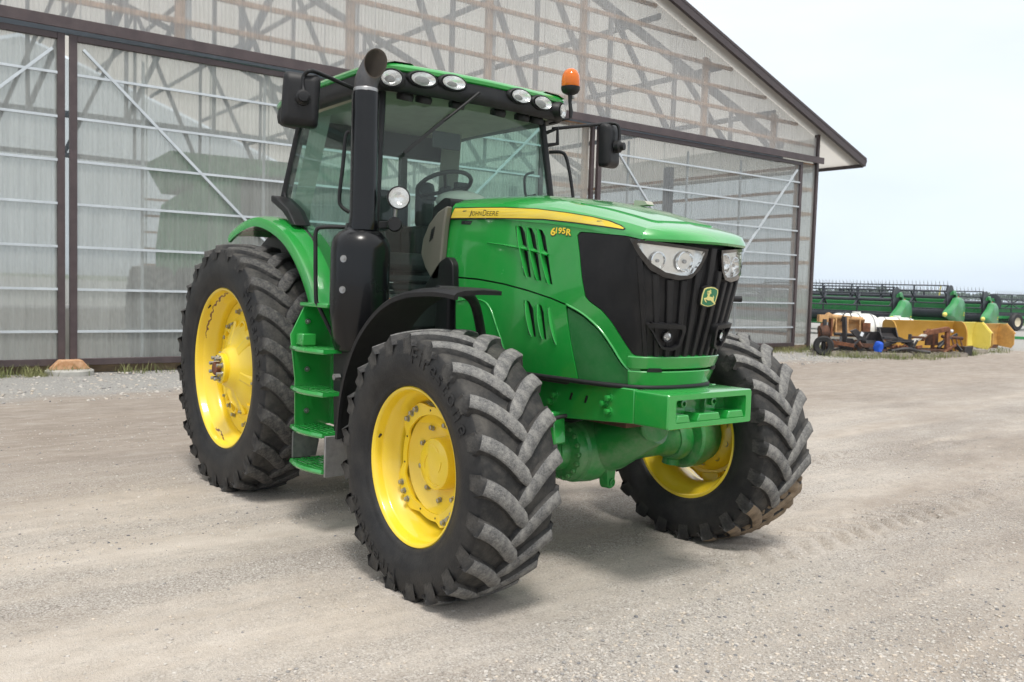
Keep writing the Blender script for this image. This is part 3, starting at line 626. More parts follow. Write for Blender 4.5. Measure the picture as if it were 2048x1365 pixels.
def wheel(name, R, w, rim, nl, rimmat, rise):
    root = empty(name, parent=tractor)
    link('tyre', tyre_mesh(R, w, rim), root)
    for side in (1, -1):
        me = lug_mesh(R, w, nl, side, 'tread_lug', rise)
        for k in range(nl):
            put('tread_lug', me, root, (0, 0, 0), (0, -(k+(0.5 if side < 0 else 0))*2*PI/nl, 0))
    # moulded lettering and rings on the sidewall
    S = R-rim; rr = rim+0.56*S
    def side_fn(a0, r0, sgn=1):
        def f(x, y, z):
            a = a0-x/r0; r = r0+y; yy = 0.524*w if r < rim+0.6*S else 0.518*w
            return (r*math.cos(a), -(yy+z), r*math.sin(a))
        return f
    for body, a0, sz in (('Firestone', math.radians(48), 0.40*S), ('Firestone', math.radians(228), 0.40*S)):
        me = bend_text(text_mesh(body, sz, extr=0.0026, spacing=1.25), side_fn(a0, rr-0.1*S), 'rubber'); me.name = 'sidewall_lettering'
        link('sidewall_lettering', me, root)
    v_ = MB(); v_.tube([((rim-0.03)*math.cos(2.2), -0.36*w, (rim-0.03)*math.sin(2.2)), ((rim-0.055)*math.cos(2.2), -0.41*w, (rim-0.055)*math.sin(2.2))], [0.008, 0.005], 8); v_.build('valve_stem', 'gasket', root, 50)
    return root
rim_prof = lambda rf, h: [(rf+0.006, h-0.016), (rf+0.008, h-0.004), (rf+0.001, h+0.003), (rf-0.010, h), (rf-0.017, h-0.012), (rf-0.020, h-0.05), (rf-0.026, h-0.062), (rf-0.042, h-0.072), (rf-0.047, h-0.105), (rf-0.068, h-0.125), (rf-0.078, h-0.155), (rf-0.080, 0), (rf-0.080, -0.06), (rf-0.05, -h+0.07), (rf-0.02, -h+0.05), (rf-0.012, -h), (rf+0.006, -h)]
# front wheel
fw = wheel('front_wheel', FR_R, FR_W, FR_RIM, 21, 'yellow_paint', 0.215)
MB().lathe(rim_prof(FR_RIM, 0.196), axis=OUT, n=72).build('rim', 'yellow_paint', fw, 50)
def lobed(r0, r1, h0, h1, nl=4, n=96, depth=0.032):
    # adjustable disc ring: bulges out to the rim brackets at nl places
    mb = MB(); rows = []
    for k in range(n):
        a = 2*PI*k/n; t = 0.5+0.5*math.cos(nl*a); t = min(1, max(0, (t-0.28)*2.6))
        ro = r1-depth*(1-t); hh = h0+0.018*t
        pts = [(r0, hh-0.012), (r0, hh), (ro, hh), (ro, hh-0.018)]
        rows.append([(r*math.cos(a), -h, r*math.sin(a)) for r, h in pts])
    mb.grid(rows, close_u=True); return mb
lobed(0.262, 0.334, 0.062, 0.05).build('disc_flange', 'yellow_paint', fw, 35)
MB().lathe([(0.285, 0.050), (0.262, 0.052), (0.245, 0.030), (0.225, 0.012), (0.19, -0.01), (0.15, -0.02), (0.12, -0.02)], axis=OUT, n=60).build('wheel_disc', 'yellow_paint', fw, 40)
MB().lathe([(0.142, -0.02), (0.139, 0.045), (0.134, 0.056), (0.124, 0.061), (0.0, 0.062)], axis=OUT, n=44).build('hub_cap', 'yellow_paint', fw, 30)
mb = MB()
for a0, a1, r in ((20, 70, 0.085), (110, 165, 0.07), (200, 260, 0.09), (290, 340, 0.06)):
    mb.tube([(r*math.cos(math.radians(a))*(1+0.3*k/8), -0.062, r*math.sin(math.radians(a))*(1+0.3*k/8)) for k, a in enumerate(np.linspace(a0, a1, 9))], 0.0035, 5)
mb.build('hub_cap_rib', 'yellow_paint', fw)
for q in range(4):
    for d in (-9.5, 0, 9.5):
        a = math.radians(q*90+d); put('bolt', BOLT_S, fw, (0.312*math.cos(a), -0.079, 0.312*math.sin(a)))
    mb = MB(); a = math.radians(q*90)
    mb.beam((0.275*math.cos(a), -0.048, 0.275*math.sin(a)), (0.345*math.cos(a), -0.048, 0.345*math.sin(a)), 0.13, 0.028, up=OUT); mb.build('rim_bracket', 'yellow_paint', fw, bevel=0.004)
for q in range(10):
    a = math.radians(q*36+12); put('wheel_nut', BOLT_S, fw, (0.205*math.cos(a), 0.002, 0.205*math.sin(a)))
for q in range(4):
    for d in (-30, -22, 22, 30):
        a = math.radians(q*90+d); MB().beam((0.284*math.cos(a)-0.004, -0.0635, 0.284*math.sin(a)), (0.284*math.cos(a)+0.004, -0.0635, 0.284*math.sin(a)), 0.009, 0.003, up=OUT).build('slot', 'decal_black', fw, 0)
fw.location = (FX, -FR_TR, FZ); fw.rotation_euler = (0, math.radians(-37), 0)
tag(fw, 'front wheel nearest the camera')
fl = copy_tree(fw, tractor); fl.location = (FX, FR_TR, FZ); fl.scale = (1, -1, 1); fl.rotation_euler = (0, math.radians(-10), 0)
tag(fl, 'front wheel on the far side, mud caked on its lower tread')
# mud on the low front of the far wheel
mudmesh = {}
for o in fl.children:
    if o.name.startswith('tread_lug'):
        a = math.degrees(-o.rotation_euler.y)+10
        a = (a+180) % 360-180
        if -78 < a < -2 and random.random() < 0.85 and (a < -22 or random.random() < 0.5):
            k = o.data.name
            if k not in mudmesh: mudmesh[k] = muddy(o.data)
            o.data = mudmesh[k]
mb = MB()
for _ in range(70):
    a = math.radians(random.uniform(-72, -18)); y = random.uniform(0.0, 0.2); r = FR_R-0.045
    mb.sphere((r*math.cos(a), y, r*math.sin(a)), random.uniform(0.018, 0.05), 7, 5, (1, 1.2, 1))
me_ = mb.mesh('caked_mud', 'rubber_mud', 60); md = link('caked_mud', me_, fl); md.rotation_euler = (0, math.radians(10), 0); md.scale = (1, -1, 1)
# rear wheel
rw = wheel('rear_wheel', RR_R, RR_W, RR_RIM, 23, 'yellow_rim_rusty', 0.235)
for me in {o.data for o in rw.children if o.name.startswith('tread_lug')}: me.materials[1] = MATS['rubber_worn_dark']
MB().lathe(rim_prof(RR_RIM, 0.185), axis=OUT, n=88).build('rim', 'yellow_rim_rusty', rw, 50)
MB().lathe([(0.535, 0.0), (0.43, 0.0), (0.425, 0.012), (0.40, 0.015), (0.40, -0.02), (0.535, -0.02)], axis=OUT, n=72).build('rim_flange', 'yellow_paint', rw, 30)
# cast centre with openings
cast_prof = [(0.41, 0.018), (0.385, 0.030), (0.34, 0.045), (0.30, 0.075), (0.24, 0.10), (0.195, 0.112), (0.165, 0.135), (0.145, 0.165), (0.122, 0.172), (0.0, 0.172)]
MB().lathe(cast_prof, axis=OUT, n=72).build('cast_centre', 'yellow_paint', rw, 40)
for q in range(6):
    a = math.radians(q*60+15)
    o = MB().lathe([(0.062, 0.0), (0.058, 0.014), (0.046, 0.016), (0.044, -0.02), (0.0, -0.02)], axis=OUT, n=22, mis=[0, 0, 0, 1]).build('hand_hole', ['yellow_paint', 'decal_black'], rw)
    o.location = (0.325*math.cos(a), -0.046, 0.325*math.sin(a))
    a = math.radians(q*60+45)
    mb = MB(); mb.beam((0.15*math.cos(a), -0.10, 0.15*math.sin(a)), (0.375*math.cos(a), -0.036, 0.375*math.sin(a)), 0.085, 0.055, up=OUT); mb.build('casting_rib', 'yellow_paint', rw, 60, bevel=0.02, seg=3)
    put('bolt', BOLT_S, rw, (0.35*math.cos(a), -0.066, 0.35*math.sin(a)))
for q in range(8):
    for d in (-7, 7):
        a = math.radians(q*45+d+10); put('bolt', BOLT_L, rw, (0.455*math.cos(a), -0.002, 0.455*math.sin(a)))
MB().lathe([(0.118, 0.16), (0.118, 0.205), (0.108, 0.212), (0.052, 0.212)], axis=OUT, n=36).build('axle_hub', 'yellow_paint', rw, 30)
MB().lathe([(0.052, 0.19), (0.052, 0.245), (0.044, 0.25), (0.0, 0.25)], axis=OUT, n=24).build('axle_end', 'rust', rw, 30)
for q in range(8):
    a = math.radians(q*45+20); put('hub_bolt', BOLT_STUD, rw, (0.085*math.cos(a), -0.208, 0.085*math.sin(a)))
rw.location = (0, -RR_TR, RZ_); tag(rw, 'large rear wheel with rust marks inside its yellow rim')
rl = copy_tree(rw, tractor); rl.location = (0, RR_TR, RZ_); rl.scale = (1, -1, 1); rl.rotation_euler = (0, 0.2, 0)

# ---------------------------------------------------------------- bonnet skin: plan outline at each height, (x, half width)
LEV = [  # z, knots: rear, mid, side front, turn, corner, front quarter, front centre
    (1.05, [(1.85, .400), (2.80, .400), (3.22, .375), (3.44, .320), (3.545, .255), (3.600, .14), (3.612, 0)]),
    (1.14, [(1.85, .405), (2.80, .405), (3.25, .380), (3.46, .330), (3.570, .268), (3.628, .14), (3.640, 0)]),
    (1.28, [(1.85, .420), (2.80, .420), (3.24, .397), (3.47, .350), (3.598, .290), (3.660, .15), (3.676, 0)]),
    (1.47, [(1.85, .425), (2.80, .425), (3.22, .412), (3.50, .380), (3.632, .332), (3.700, .17), (3.722, 0)]),
    (1.70, [(1.85, .425), (2.80, .425), (3.20, .419), (3.52, .405), (3.662, .372), (3.738, .19), (3.770, 0)]),
    (1.90, [(1.85, .420), (2.80, .420), (3.20, .420), (3.54, .415), (3.672, .392), (3.760, .20), (3.800, 0)]),
    (2.20, [(1.85, .400), (2.80, .400), (3.20, .405), (3.54, .405), (3.680, .390), (3.770, .20), (3.812, 0)])]
KN = [0.0, 0.95, 1.37, 1.66, 1.83, 2.05, 2.26]; LT = 2.26
def skin(t, z, off=0.0):
    def base(t, z):
        m = t > LT; tt = 2*LT-t if m else t
        i = 0
        while i < len(LEV)-2 and z > LEV[i+1][0]: i += 1
        k = (z-LEV[i][0])/(LEV[i+1][0]-LEV[i][0]); k = max(-0.3, min(1.2, k))
        P = [((1-k)*a[0]+k*b[0], (1-k)*a[1]+k*b[1]) for a, b in zip(LEV[i][1], LEV[i+1][1])]
        P = P+[(P[-2][0], -P[-2][1])]; K = KN+[2*LT-KN[-2]]
        j = 0
        while j < len(KN)-2 and tt > K[j+1]: j += 1
        h = K[j+1]-K[j]; s = (tt-K[j])/h
        def tang(q):
            if q == 0: return [(P[1][c]-P[0][c])/(K[1]-K[0]) for c in (0, 1)]
            return [(P[q+1][c]-P[q-1][c])/(K[q+1]-K[q-1]) for c in (0, 1)]
        m0, m1 = tang(j), tang(j+1); o = []
        for c in (0, 1):
            o.append((2*s**3-3*s*s+1)*P[j][c]+(s**3-2*s*s+s)*h*m0[c]+(-2*s**3+3*s*s)*P[j+1][c]+(s**3-s*s)*h*m1[c])
        return V(o[0], o[1] if m else -o[1], z)
    p = base(t, z)
    if off:
        e = 1e-3; n = unit(np.cross(base(t+e, z)-base(t-e, z), base(t, z+e)-base(t, z-e)))
        if np.dot(n, V(1.0, -0.5 if t < LT else 0.5, 0)) < 0 and t > 1.6: n = -n
        elif t <= 1.6 and n[1] > 0: n = -n
        p = p+n*off
    return p
def sight(u, v, t0=1.4, z0=1.6):
    """where a line of sight meets the bonnet skin -> (t, z)"""
    d = ray(u, v); a = unit(np.cross(d, V(0, 0, 1))); b = np.cross(d, a); b = unit(b); x = np.array([t0, z0])
    best = None
    for t in np.linspace(0.05, 2.6, 18):
        for z in np.linspace(1.08, 2.12, 9):
            p = skin(t, z)-CAM_POS; e = (p@a)**2+(p@b)**2
            if best is None or e < best[0]: best = (e, t, z)
    x = np.array(best[1:])
    for _ in range(14):
        p = skin(*x)-CAM_POS; r0 = np.array([p@a, p@b]); h = 1e-4
        pt = (skin(x[0]+h, x[1])-CAM_POS); pz = (skin(x[0], x[1]+h)-CAM_POS)
        J = np.array([[(pt@a-r0[0])/h, (pz@a-r0[0])/h], [(pt@b-r0[1])/h, (pz@b-r0[1])/h]])
        st = np.linalg.lstsq(J, -r0, rcond=None)[0]; st = np.clip(st, -0.15, 0.15); x = x+st
        if np.abs(st).max() < 1e-6: break
    return tuple(x)
def S2(pts): return [sight(860+x*0.32242, 360+y*0.32242) for x, y in pts]     # traced on the side view
def S3(pts): return [sight(1140+x*0.24913, 440+y*0.24913) for x, y in pts]    # traced on the nose view
def pip(p, poly):
    x, y = p; c = False; n = len(poly)
    for i in range(n):
        x1, y1 = poly[i]; x2, y2 = poly[i-1]
        if (y1 > y) != (y2 > y) and x < (x2-x1)*(y-y1)/(y2-y1)+x1: c = not c
    return c
def dens(poly, d):
    out = []
    for i in range(len(poly)):
        a = np.array(poly[i]); b = np.array(poly[(i+1) % len(poly)]); k = max(1, int(np.linalg.norm(b-a)/d))
        out += [tuple(a+(b-a)*j/k) for j in range(k)]
    return out
def drape(outline, holes=(), thick=0.006, off=0.0, step=0.035, fn=None, edge=0.03, mi=0):
    """a panel cut to outline, lying on the skin, with real thickness"""
    fn = fn or skin; loops = [dens(outline, edge)]+[dens(h, edge) for h in holes]; pts = []; edges = []
    for L in loops:
        k = len(pts); pts += L; edges += [(k+i, k+(i+1) % len(L)) for i in range(len(L))]
    A = np.array(loops[0]); lo, hi = A.min(0), A.max(0)
    for x in np.arange(lo[0]+step/2, hi[0], step):
        for y in np.arange(lo[1]+step/2, hi[1], step):
            p = (x+0.0013*math.sin(y*77), y)
            if pip(p, loops[0]) and not any(pip(p, h) for h in loops[1:]) and min((x-q[0])**2+(y-q[1])**2 for q in pts[:len(edges)]) > (step*0.45)**2: pts.append(p)
    vo, eo, fo, *_ = delaunay_2d_cdt([Vector(p) for p in pts], edges, [], 0, 1e-6)
    tri = []
    for f in fo:
        c = sum((vo[i] for i in f), Vector((0, 0)))/len(f)
        if pip(c, loops[0]) and not any(pip(c, h) for h in loops[1:]): tri.append(tuple(f))
    front = [fn(v[0], v[1], off) for v in vo]; back = [fn(v[0], v[1], off-thick) for v in vo]; n = len(vo)
    cnt = {}
    for f in tri:
        for i in range(len(f)):
            a, b = f[i], f[(i+1) % len(f)]; k = (min(a, b), max(a, b)); cnt.setdefault(k, []).append((a, b))
    walls = [(a, b, b+n, a+n) for k, L in cnt.items() if len(L) == 1 for a, b in L]
    mb = MB(); mb.add(front+back, tri+[tuple(i+n for i in reversed(f)) for f in tri]+walls, mi)
    return mb
def mirror(mb):
    o = MB(); o.v = [(x, -y, z) for x, y, z in mb.v]; o.f = [tuple(reversed(f)) for f in mb.f]; o.m = list(mb.m); return o
def both(mb, name, mats, parent, smooth=35, bevel=0.0):
    a = mb.build(name, mats, parent, smooth, bevel); b = mirror(mb).build(name, mats, parent, smooth, bevel); return a, b

bonnet = MB().grid([[skin(t, z, -0.055) for z in np.linspace(1.10, float(np.interp(min(t, 2*LT-t), [1.2, 1.75], [1.97, 1.87])), 12)] for t in np.linspace(0.14, 2*LT-0.14, 70)]).build('bonnet', 'gasket', tractor, 60)
tag(bonnet, 'sloping green bonnet with black grille and yellow stripe')
SEAM_B = [(165, 600), (300, 612), (450, 640), (600, 680), (750, 730), (845, 770)]
BAND = [(950, 830), (1050, 920), (1130, 1030), (1200, 1140), (1255, 1190), (1303, 1206)]
BLACK_L = [(1310, 1115), (1250, 1078), (1190, 990), (1120, 880), (1060, 810), (985, 755), (960, 725), (945, 640), (925, 450), (912, 345), (930, 322)]
def split_slot(p, bar):   # p: top-left, top-right, right shoulder, bottom right, bottom left ; bar: (y at left, y at right)
    tl, tr, rs, br, bl = [np.array(q, float) for q in p]
    def on(a, b, y): return a+(b-a)*(y-a[1])/(b[1]-a[1])
    L = lambda y: on(tl, bl, y); R_ = lambda y: on(rs, br, y)
    return [tl, tr, rs, R_(bar[1]-9), L(bar[0]-11)], [L(bar[0]+12), R_(bar[1]+14), br, bl]
slots = [((546, 286), (570, 290), (590, 330), (628, 608), (602, 600)), ((607, 295), (630, 300), (652, 345), (692, 628), (668, 622)), ((672, 304), (695, 312), (715, 350), (760, 650), (738, 645))]
bars = [(412, 432), (428, 448), (444, 466)]
holes = []
for s_, b2 in zip(slots, bars): holes += [S2(q) for q in split_slot(s_, b2)]
up_out = S2([(128, 248), (120, 290), (95, 400), (85, 470), (130, 490), (160, 540), (165, 596)]+SEAM_B+BAND+[(1307, 1150)]+BLACK_L+[(1000, 326), (1120, 338), (1216, 347), (1218, 333), (1195, 315), (1100, 300), (900, 272), (700, 250), (430, 245)])
both(drape(up_out, holes, 0.010), 'side_panel', 'green_paint', bonnet)
low_slots = [((597, 747), (615, 755), (640, 800), (658, 978), (632, 968)), ((673, 770), (690, 780), (705, 820), (722, 995), (699, 985))]
low_out = S2([(167, 610), (300, 622), (450, 650), (600, 690), (750, 740), (842, 780), (868, 1000), (913, 1248), (700, 1226), (560, 1196), (400, 1130), (250, 1030), (160, 920), (160, 760)])
both(drape(low_out, [S2(s) for s in low_slots], 0.010), 'lower_panel', 'green_paint', bonnet)
scr_out = S2([(850, 796), (945, 852), (1040, 937), (1115, 1042), (1185, 1152), (1245, 1202), (1298, 1222), (1296, 1293), (1200, 1290), (1060, 1280), (918, 1254), (872, 1000)])
both(drape(scr_out, (), 0.010, off=-0.004), 'screen_panel', 'green_mesh', bonnet)
blk_out = S2([(1308, 1111), (1252, 1073), (1193, 985), (1123, 875), (1063, 805), (988, 750), (965, 722), (949, 640), (929, 450), (917, 347), (932, 328), (1000, 331), (1120, 343), (1230, 353), (1262, 365), (1285, 440), (1330, 540), (1400, 610), (1425, 620), (1400, 800), (1365, 950), (1330, 1110)])
both(drape(blk_out, (), 0.010, off=-0.001), 'grille_side', 'black_plastic', bonnet)
# vent blades: fins standing out along the rear edge of each slot, and the bar that crosses them
for q, wd in [(s_, 20) for s_ in slots]+[(s_, 20) for s_ in low_slots+[((742, 790), (760, 800), (770, 830), (800, 1022), (785, 1018))]]:
    tl, _, _, _, bl = q
    A = S2([(tl[0]-wd, tl[1]-3), (tl[0]-wd*.1, tl[1]+3)]); B = S2([(bl[0]-wd*1.1, bl[1]-8), (bl[0], bl[1]+6)]); mb = MB(); rows = []
    for i in range(9):
        s = i/8; l = np.array(A[0])*(1-s)+np.array(B[0])*s; r_ = np.array(A[1])*(1-s)+np.array(B[1])*s; up = 0.020*math.sin(PI*min(1, max(0, s*0.96+0.02)))**0.5
        rows.append([skin(l[0], l[1], 0.0005), skin(l[0]*.35+r_[0]*.65, l[1]*.35+r_[1]*.65, up*0.55), skin(r_[0], r_[1], up), skin(r_[0]+.002, r_[1], up-0.004), skin(r_[0], r_[1], -0.018)])
    mb.grid(rows); both(mb, 'vent_blade', 'green_paint', bonnet, 30)
for i, (b0, b1) in enumerate(((470, 610), (610, 672), (672, 738))): pass
bar_c = [(355, 389), (450, 402), (545, 418), (610, 431), (672, 446), (735, 466)]
mb = MB(); rows = []
for i, (x, y) in enumerate(bar_c):
    h = 3 + 9*min(1, i/2.0); a, c = S2([(x, y-h*0.6), (x, y+h)]); up = 0.004+0.011*min(1, i/2)
    m = ((a[0]+c[0])/2, (a[1]+c[1])/2); rows.append([skin(*a, 0.0), skin(*m, up), skin(*c, 0.0)])
mb.grid(rows); both(mb, 'vent_bar', 'green_paint', bonnet, 30)
# pressed lines on the lower flank
def bead(pts, r, name, m):
    mb = MB(); P = S2(pts); mb.tube([skin(t, z, 0.0) for t, z in smooth_path(P, 5)], r, 6); both(mb, name, m, bonnet, 60)
bead([(846, 772), (952, 834), (1052, 925), (1132, 1036), (1202, 1146), (1258, 1196), (1302, 1212)], 0.007, 'pressed_line', 'green_paint')
bead([(170, 752), (260, 742), (330, 752), (375, 800), (420, 930), (470, 1075)], 0.006, 'pressed_line', 'green_paint')
# radiator screens behind the slots
both(drape(S2([(500, 275), (740, 300), (790, 670), (560, 620)]), (), 0.004, off=-0.022), 'vent_screen', 'black_plastic', bonnet)
both(drape(S2([(570, 735), (720, 770), (760, 1010), (600, 980)]), (), 0.004, off=-0.022), 'vent_screen', 'black_plastic', bonnet)

# ---------------------------------------------------------------- bonnet cap
CAPX = [1.985, 2.20, 2.45, 2.70, 2.95, 3.15, 3.33, 3.48, 3.58, 3.64, 3.672]
CZ = lambda x: float(np.interp(x, [1.9, 2.2, 2.65, 2.93, 3.15, 3.30, 3.48, 3.69, 3.80], [2.215, 2.213, 2.195, 2.16, 2.118, 2.085, 2.035, 1.972, 1.925]))      # crown
SZ = lambda x: float(np.interp(x, [1.9, 2.05, 2.5, 2.97, 3.25, 3.55, 3.68], [2.142, 2.140, 2.112, 2.066, 2.018, 1.958, 1.925]))      # shoulder
BZ = lambda x: float(np.interp(x, [1.9, 2.0, 2.5, 2.97, 3.25, 3.58, 3.68], [2.068, 2.066, 2.035, 1.99, 1.955, 1.905, 1.886]))    # lower edge
def cap_pt(x, c, off=0.0):
    """c = 0 lower edge .. 1 shoulder .. 2 crown line, right-hand side"""
    w = 0.423-0.012*max(0, (x-3.3)/0.4)
    sec = [(w-0.001, BZ(x)), (w-0.003, (BZ(x)*.5+SZ(x)*.5)), (w-0.010, SZ(x)-0.008), (w-0.030, SZ(x)+0.018), (w-0.10, SZ(x)+(CZ(x)-SZ(x))*0.62), (w-0.22, CZ(x)-0.008), (0.0, CZ(x))]
    k = [0, 0.5, 0.93, 1.12, 1.4, 1.7, 2.0]; i = 0
    while i < 5 and c > k[i+1]: i += 1
    s = (c-k[i])/(k[i+1]-k[i]); a, b = sec[i], sec[i+1]
    y, z = a[0]+(b[0]-a[0])*s, a[1]+(b[1]-a[1])*s
    return V(x, -(y+(off if c < 1 else 0)), z+(off if c >= 1 else 0))
CS = [0, 0.25, 0.5, 0.75, 0.93, 1.02, 1.12, 1.26, 1.4, 1.55, 1.7, 1.85, 2.0]
rows = []
cx_ = list(np.interp(np.linspace(0, len(CAPX)-1, 41), range(len(CAPX)), CAPX))
for x in cx_: rows.append([cap_pt(x, c) for c in CS])
# nose: the cap turns down to an edge over the lamps that follows the front of the skin
edge = [skin(t, 1.893, 0.016) for t in np.linspace(1.835, LT, len(CS))]
last = rows[-1]
for k in (0.25, 0.5, 0.75, 1.0):
    rr_ = []
    for j, c in enumerate(CS):
        a = last[j]; e = edge[j]; top = V(e[0]-0.03, e[1]*0.97, 1.93 if c > 0.9 else a[2]*(1-k)+1.895*k)
        p = a*(1-k)+e*k; bulge = math.sin(PI*k)*0.010*min(1, c/1.2); p = p+V(bulge, 0, bulge); rr_.append(p)
    rows.append(rr_)
under = [p+V(-0.008, 0, -0.012) for p in rows[-1]]; rows.append(under)
rows.append([V(p[0]-0.05, p[1]*0.9, p[2]-0.004) for p in under])
mb = MB(); mb.grid(rows); cap = MB(); cap.add(mb.v, mb.f); m2 = mirror(mb); cap.add(m2.v, m2.f)
capo = cap.build('bonnet_cap', 'green_paint', bonnet, 24)
# recessed panel on the bonnet top
def captop(x, y, off=0.0):
    w = 0.423-0.012*max(0, (x-3.3)/0.4); ys = [w-0.03, w-0.10, w-0.22, 0.0][::-1]; zs = [SZ(x)+0.018, SZ(x)+(CZ(x)-SZ(x))*0.62, CZ(x)-0.008, CZ(x)][::-1]
    return V(x, y, float(np.interp(abs(y), ys, zs))+off)
pan = round_poly([(3.06, -0.30), (3.60, -0.24), (3.60, 0.24), (3.06, 0.30)], 0.05)
drape(pan, (), 0.012, off=0.007, fn=captop, step=0.05, edge=0.04).build('bonnet_top_panel', 'green_paint', bonnet, 30)
MB().prism(round_poly([(0, 0), (0.11, 0), (0.09, 0.05), (0.0, 0.07)], 0.015), lambda a, b, d: (3.02+a, 0.22+d, 2.135+b*0.5), (-0.03, 0.03)).build('sensor_cover', 'headliner', bonnet, 40)
# stripe and lettering on the cap side
def cap_side(x, z, off=0.0):
    c = (z-BZ(x))/(SZ(x)-BZ(x)); p = cap_pt(x, min(0.92, max(0, c))); return V(p[0], p[1]-off, z)
def sightc(u, v): P = atY(u, v, -0.423); return (P[0], P[2])
def T2(pts): return [sightc(860+x*0.32242, 360+y*0.32242) for x, y in pts]
st_top = [(150, 178), (300, 174), (450, 173), (650, 181), (850, 206), (1000, 231), (1100, 256), (1165, 282), (1193, 299)]
st_bot = [(1188, 304), (1100, 290), (900, 263), (700, 241), (430, 236), (300, 236), (130, 237)]
stripe_o = T2(st_top+st_bot)
both(drape(stripe_o, (), 0.003, off=0.0022, fn=cap_side, step=0.03), 'stripe', 'yellow_decal', bonnet, 30)
blk = T2([(146, 172), (300, 169), (450, 168), (650, 176), (850, 201), (1000, 226), (1105, 251), (1172, 279), (1202, 303), (1190, 312), (1100, 298), (900, 271), (700, 249), (430, 244), (300, 244), (126, 245)])
both(drape(blk, (), 0.003, off=0.0012, fn=cap_side, step=0.03), 'stripe_border', 'decal_black', bonnet, 30)
for k in range(1, 7):
    a = smooth_path(T2([(150-3*k, 178+8.4*k), (450, 173+9*k), (700, 187+7.6*k), (900, 214+7*k), (1080, 252+5.4*k)]), 6)
    mb = MB(); mb.tube([cap_side(p[0], p[1], 0.0024) for p in a], 0.0009, 4); mb.build('stripe_pinline', 'yellow_pale', bonnet, 0)
def place_text(body, pa, pb, hpx, mname, fn, off, shear=0.0, bold=0.0, spacing=1.0, name='lettering', lower=None):
    """set lettering between two traced points on a surface fn(x, z, off)"""
    me = text_mesh(body, 1.0, shear, bold, 0.0, spacing); xs = [v.co.x for v in me.vertices]; x0, x1 = min(xs), max(xs)
    ys = [v.co.y for v in me.vertices]; y0, y1 = min(ys), max(ys); A, B = np.array(pa), np.array(pb); d = B-A; up = np.array([-d[1], d[0]])/np.linalg.norm(d)
    def f(x, y, z): q = A+d*((x-x0)/(x1-x0))+up*hpx*((y-y0)/(y1-y0)); return fn(q[0], q[1], off)
    bend_text(me, f, mname); me.name = name; return link(name, me, bonnet)
A, B = T2([(242, 227), (430, 226)])
# big initials, small capitals
def caps_line(parts, A, B, H, mname, off, bold, ft=cap_side):
    A = np.array(A); B = np.array(B); d = B-A; L = np.linalg.norm(d); d = d/L; x = 0.0
    tot = sum(p[2] for p in parts)
    for body, hh, wfrac, drop in parts:
        s = A+d*L*x/tot; e = A+d*L*(x+wfrac*0.93)/tot; up = np.array([-d[1], d[0]])
        place_text(body, s+up*drop*H, e+up*drop*H, H*hh, mname, ft, off, shear=0.12, bold=bold); x += wfrac
JD = [('J', 1.0, 0.8, -0.03), ('OHN', 0.72, 2.6, 0.1), ('D', 1.0, 0.95, 0.06), ('EERE', 0.72, 3.0, 0.1)]
caps_line(JD, A, B, 0.037, 'decal_black', 0.0042, 0.0)
caps_line(JD, np.array(A)+(-0.004, -0.006), np.array(B)+(0.006, -0.006), 0.040, 'yellow_decal', 0.0034, 0.055)
side_xz = lambda x, z, off=0.0: V(*(lambda p: (x, p[1], z))(skin(float(np.interp(x, [1.85, 2.8, 3.22, 3.5], [0, .95, 1.37, 1.66])), z, off)))
def sights(u, v): P = atY(u, v, -0.425); return (P[0], P[2])
A, B = [sights(860+x*0.32242, 360+y*0.32242) for x, y in ((743, 338), (872, 345))]
for off, grow, mn, bo in ((0.0016, 0.006, 'decal_black', 0.055), (0.0026, 0.0, 'yellow_decal', 0.028)):
    A_ = np.array(A); B_ = np.array(B); d = unit(B_-A_); L = np.linalg.norm(B_-A_); h = 0.040
    for body, f0, f1, hh in (('6', 0.0, 0.24, 1.12), ('195', 0.25, 0.72, 0.86), ('R', 0.76, 1.0, 0.9)):
        dr = np.array([0, -0.006 if body == '6' else (0.006 if body == '195' else -0.001)])
        place_text(body, A_+d*L*f0+dr+(-grow*.5, -grow), A_+d*L*f1+dr+(grow*.5, -grow), h*hh+grow, mn, side_xz, off, bold=bo, name='model_number')
q = [sights(860+x*0.32242, 360+y*0.32242) for x, y in ((186, 252), (252, 254), (240, 278), (184, 276))]
drape(q, (), 0.002, off=0.0015, fn=side_xz, step=0.03).build('small_badge', 'decal_black', bonnet, 0)
A, B = [sights(860+x*0.32242, 360+y*0.32242) for x, y in ((208, 268), (246, 269))]
place_text('POWER', A, B, 0.010, 'grey_metal', side_xz, 0.0022, name='badge_lettering')

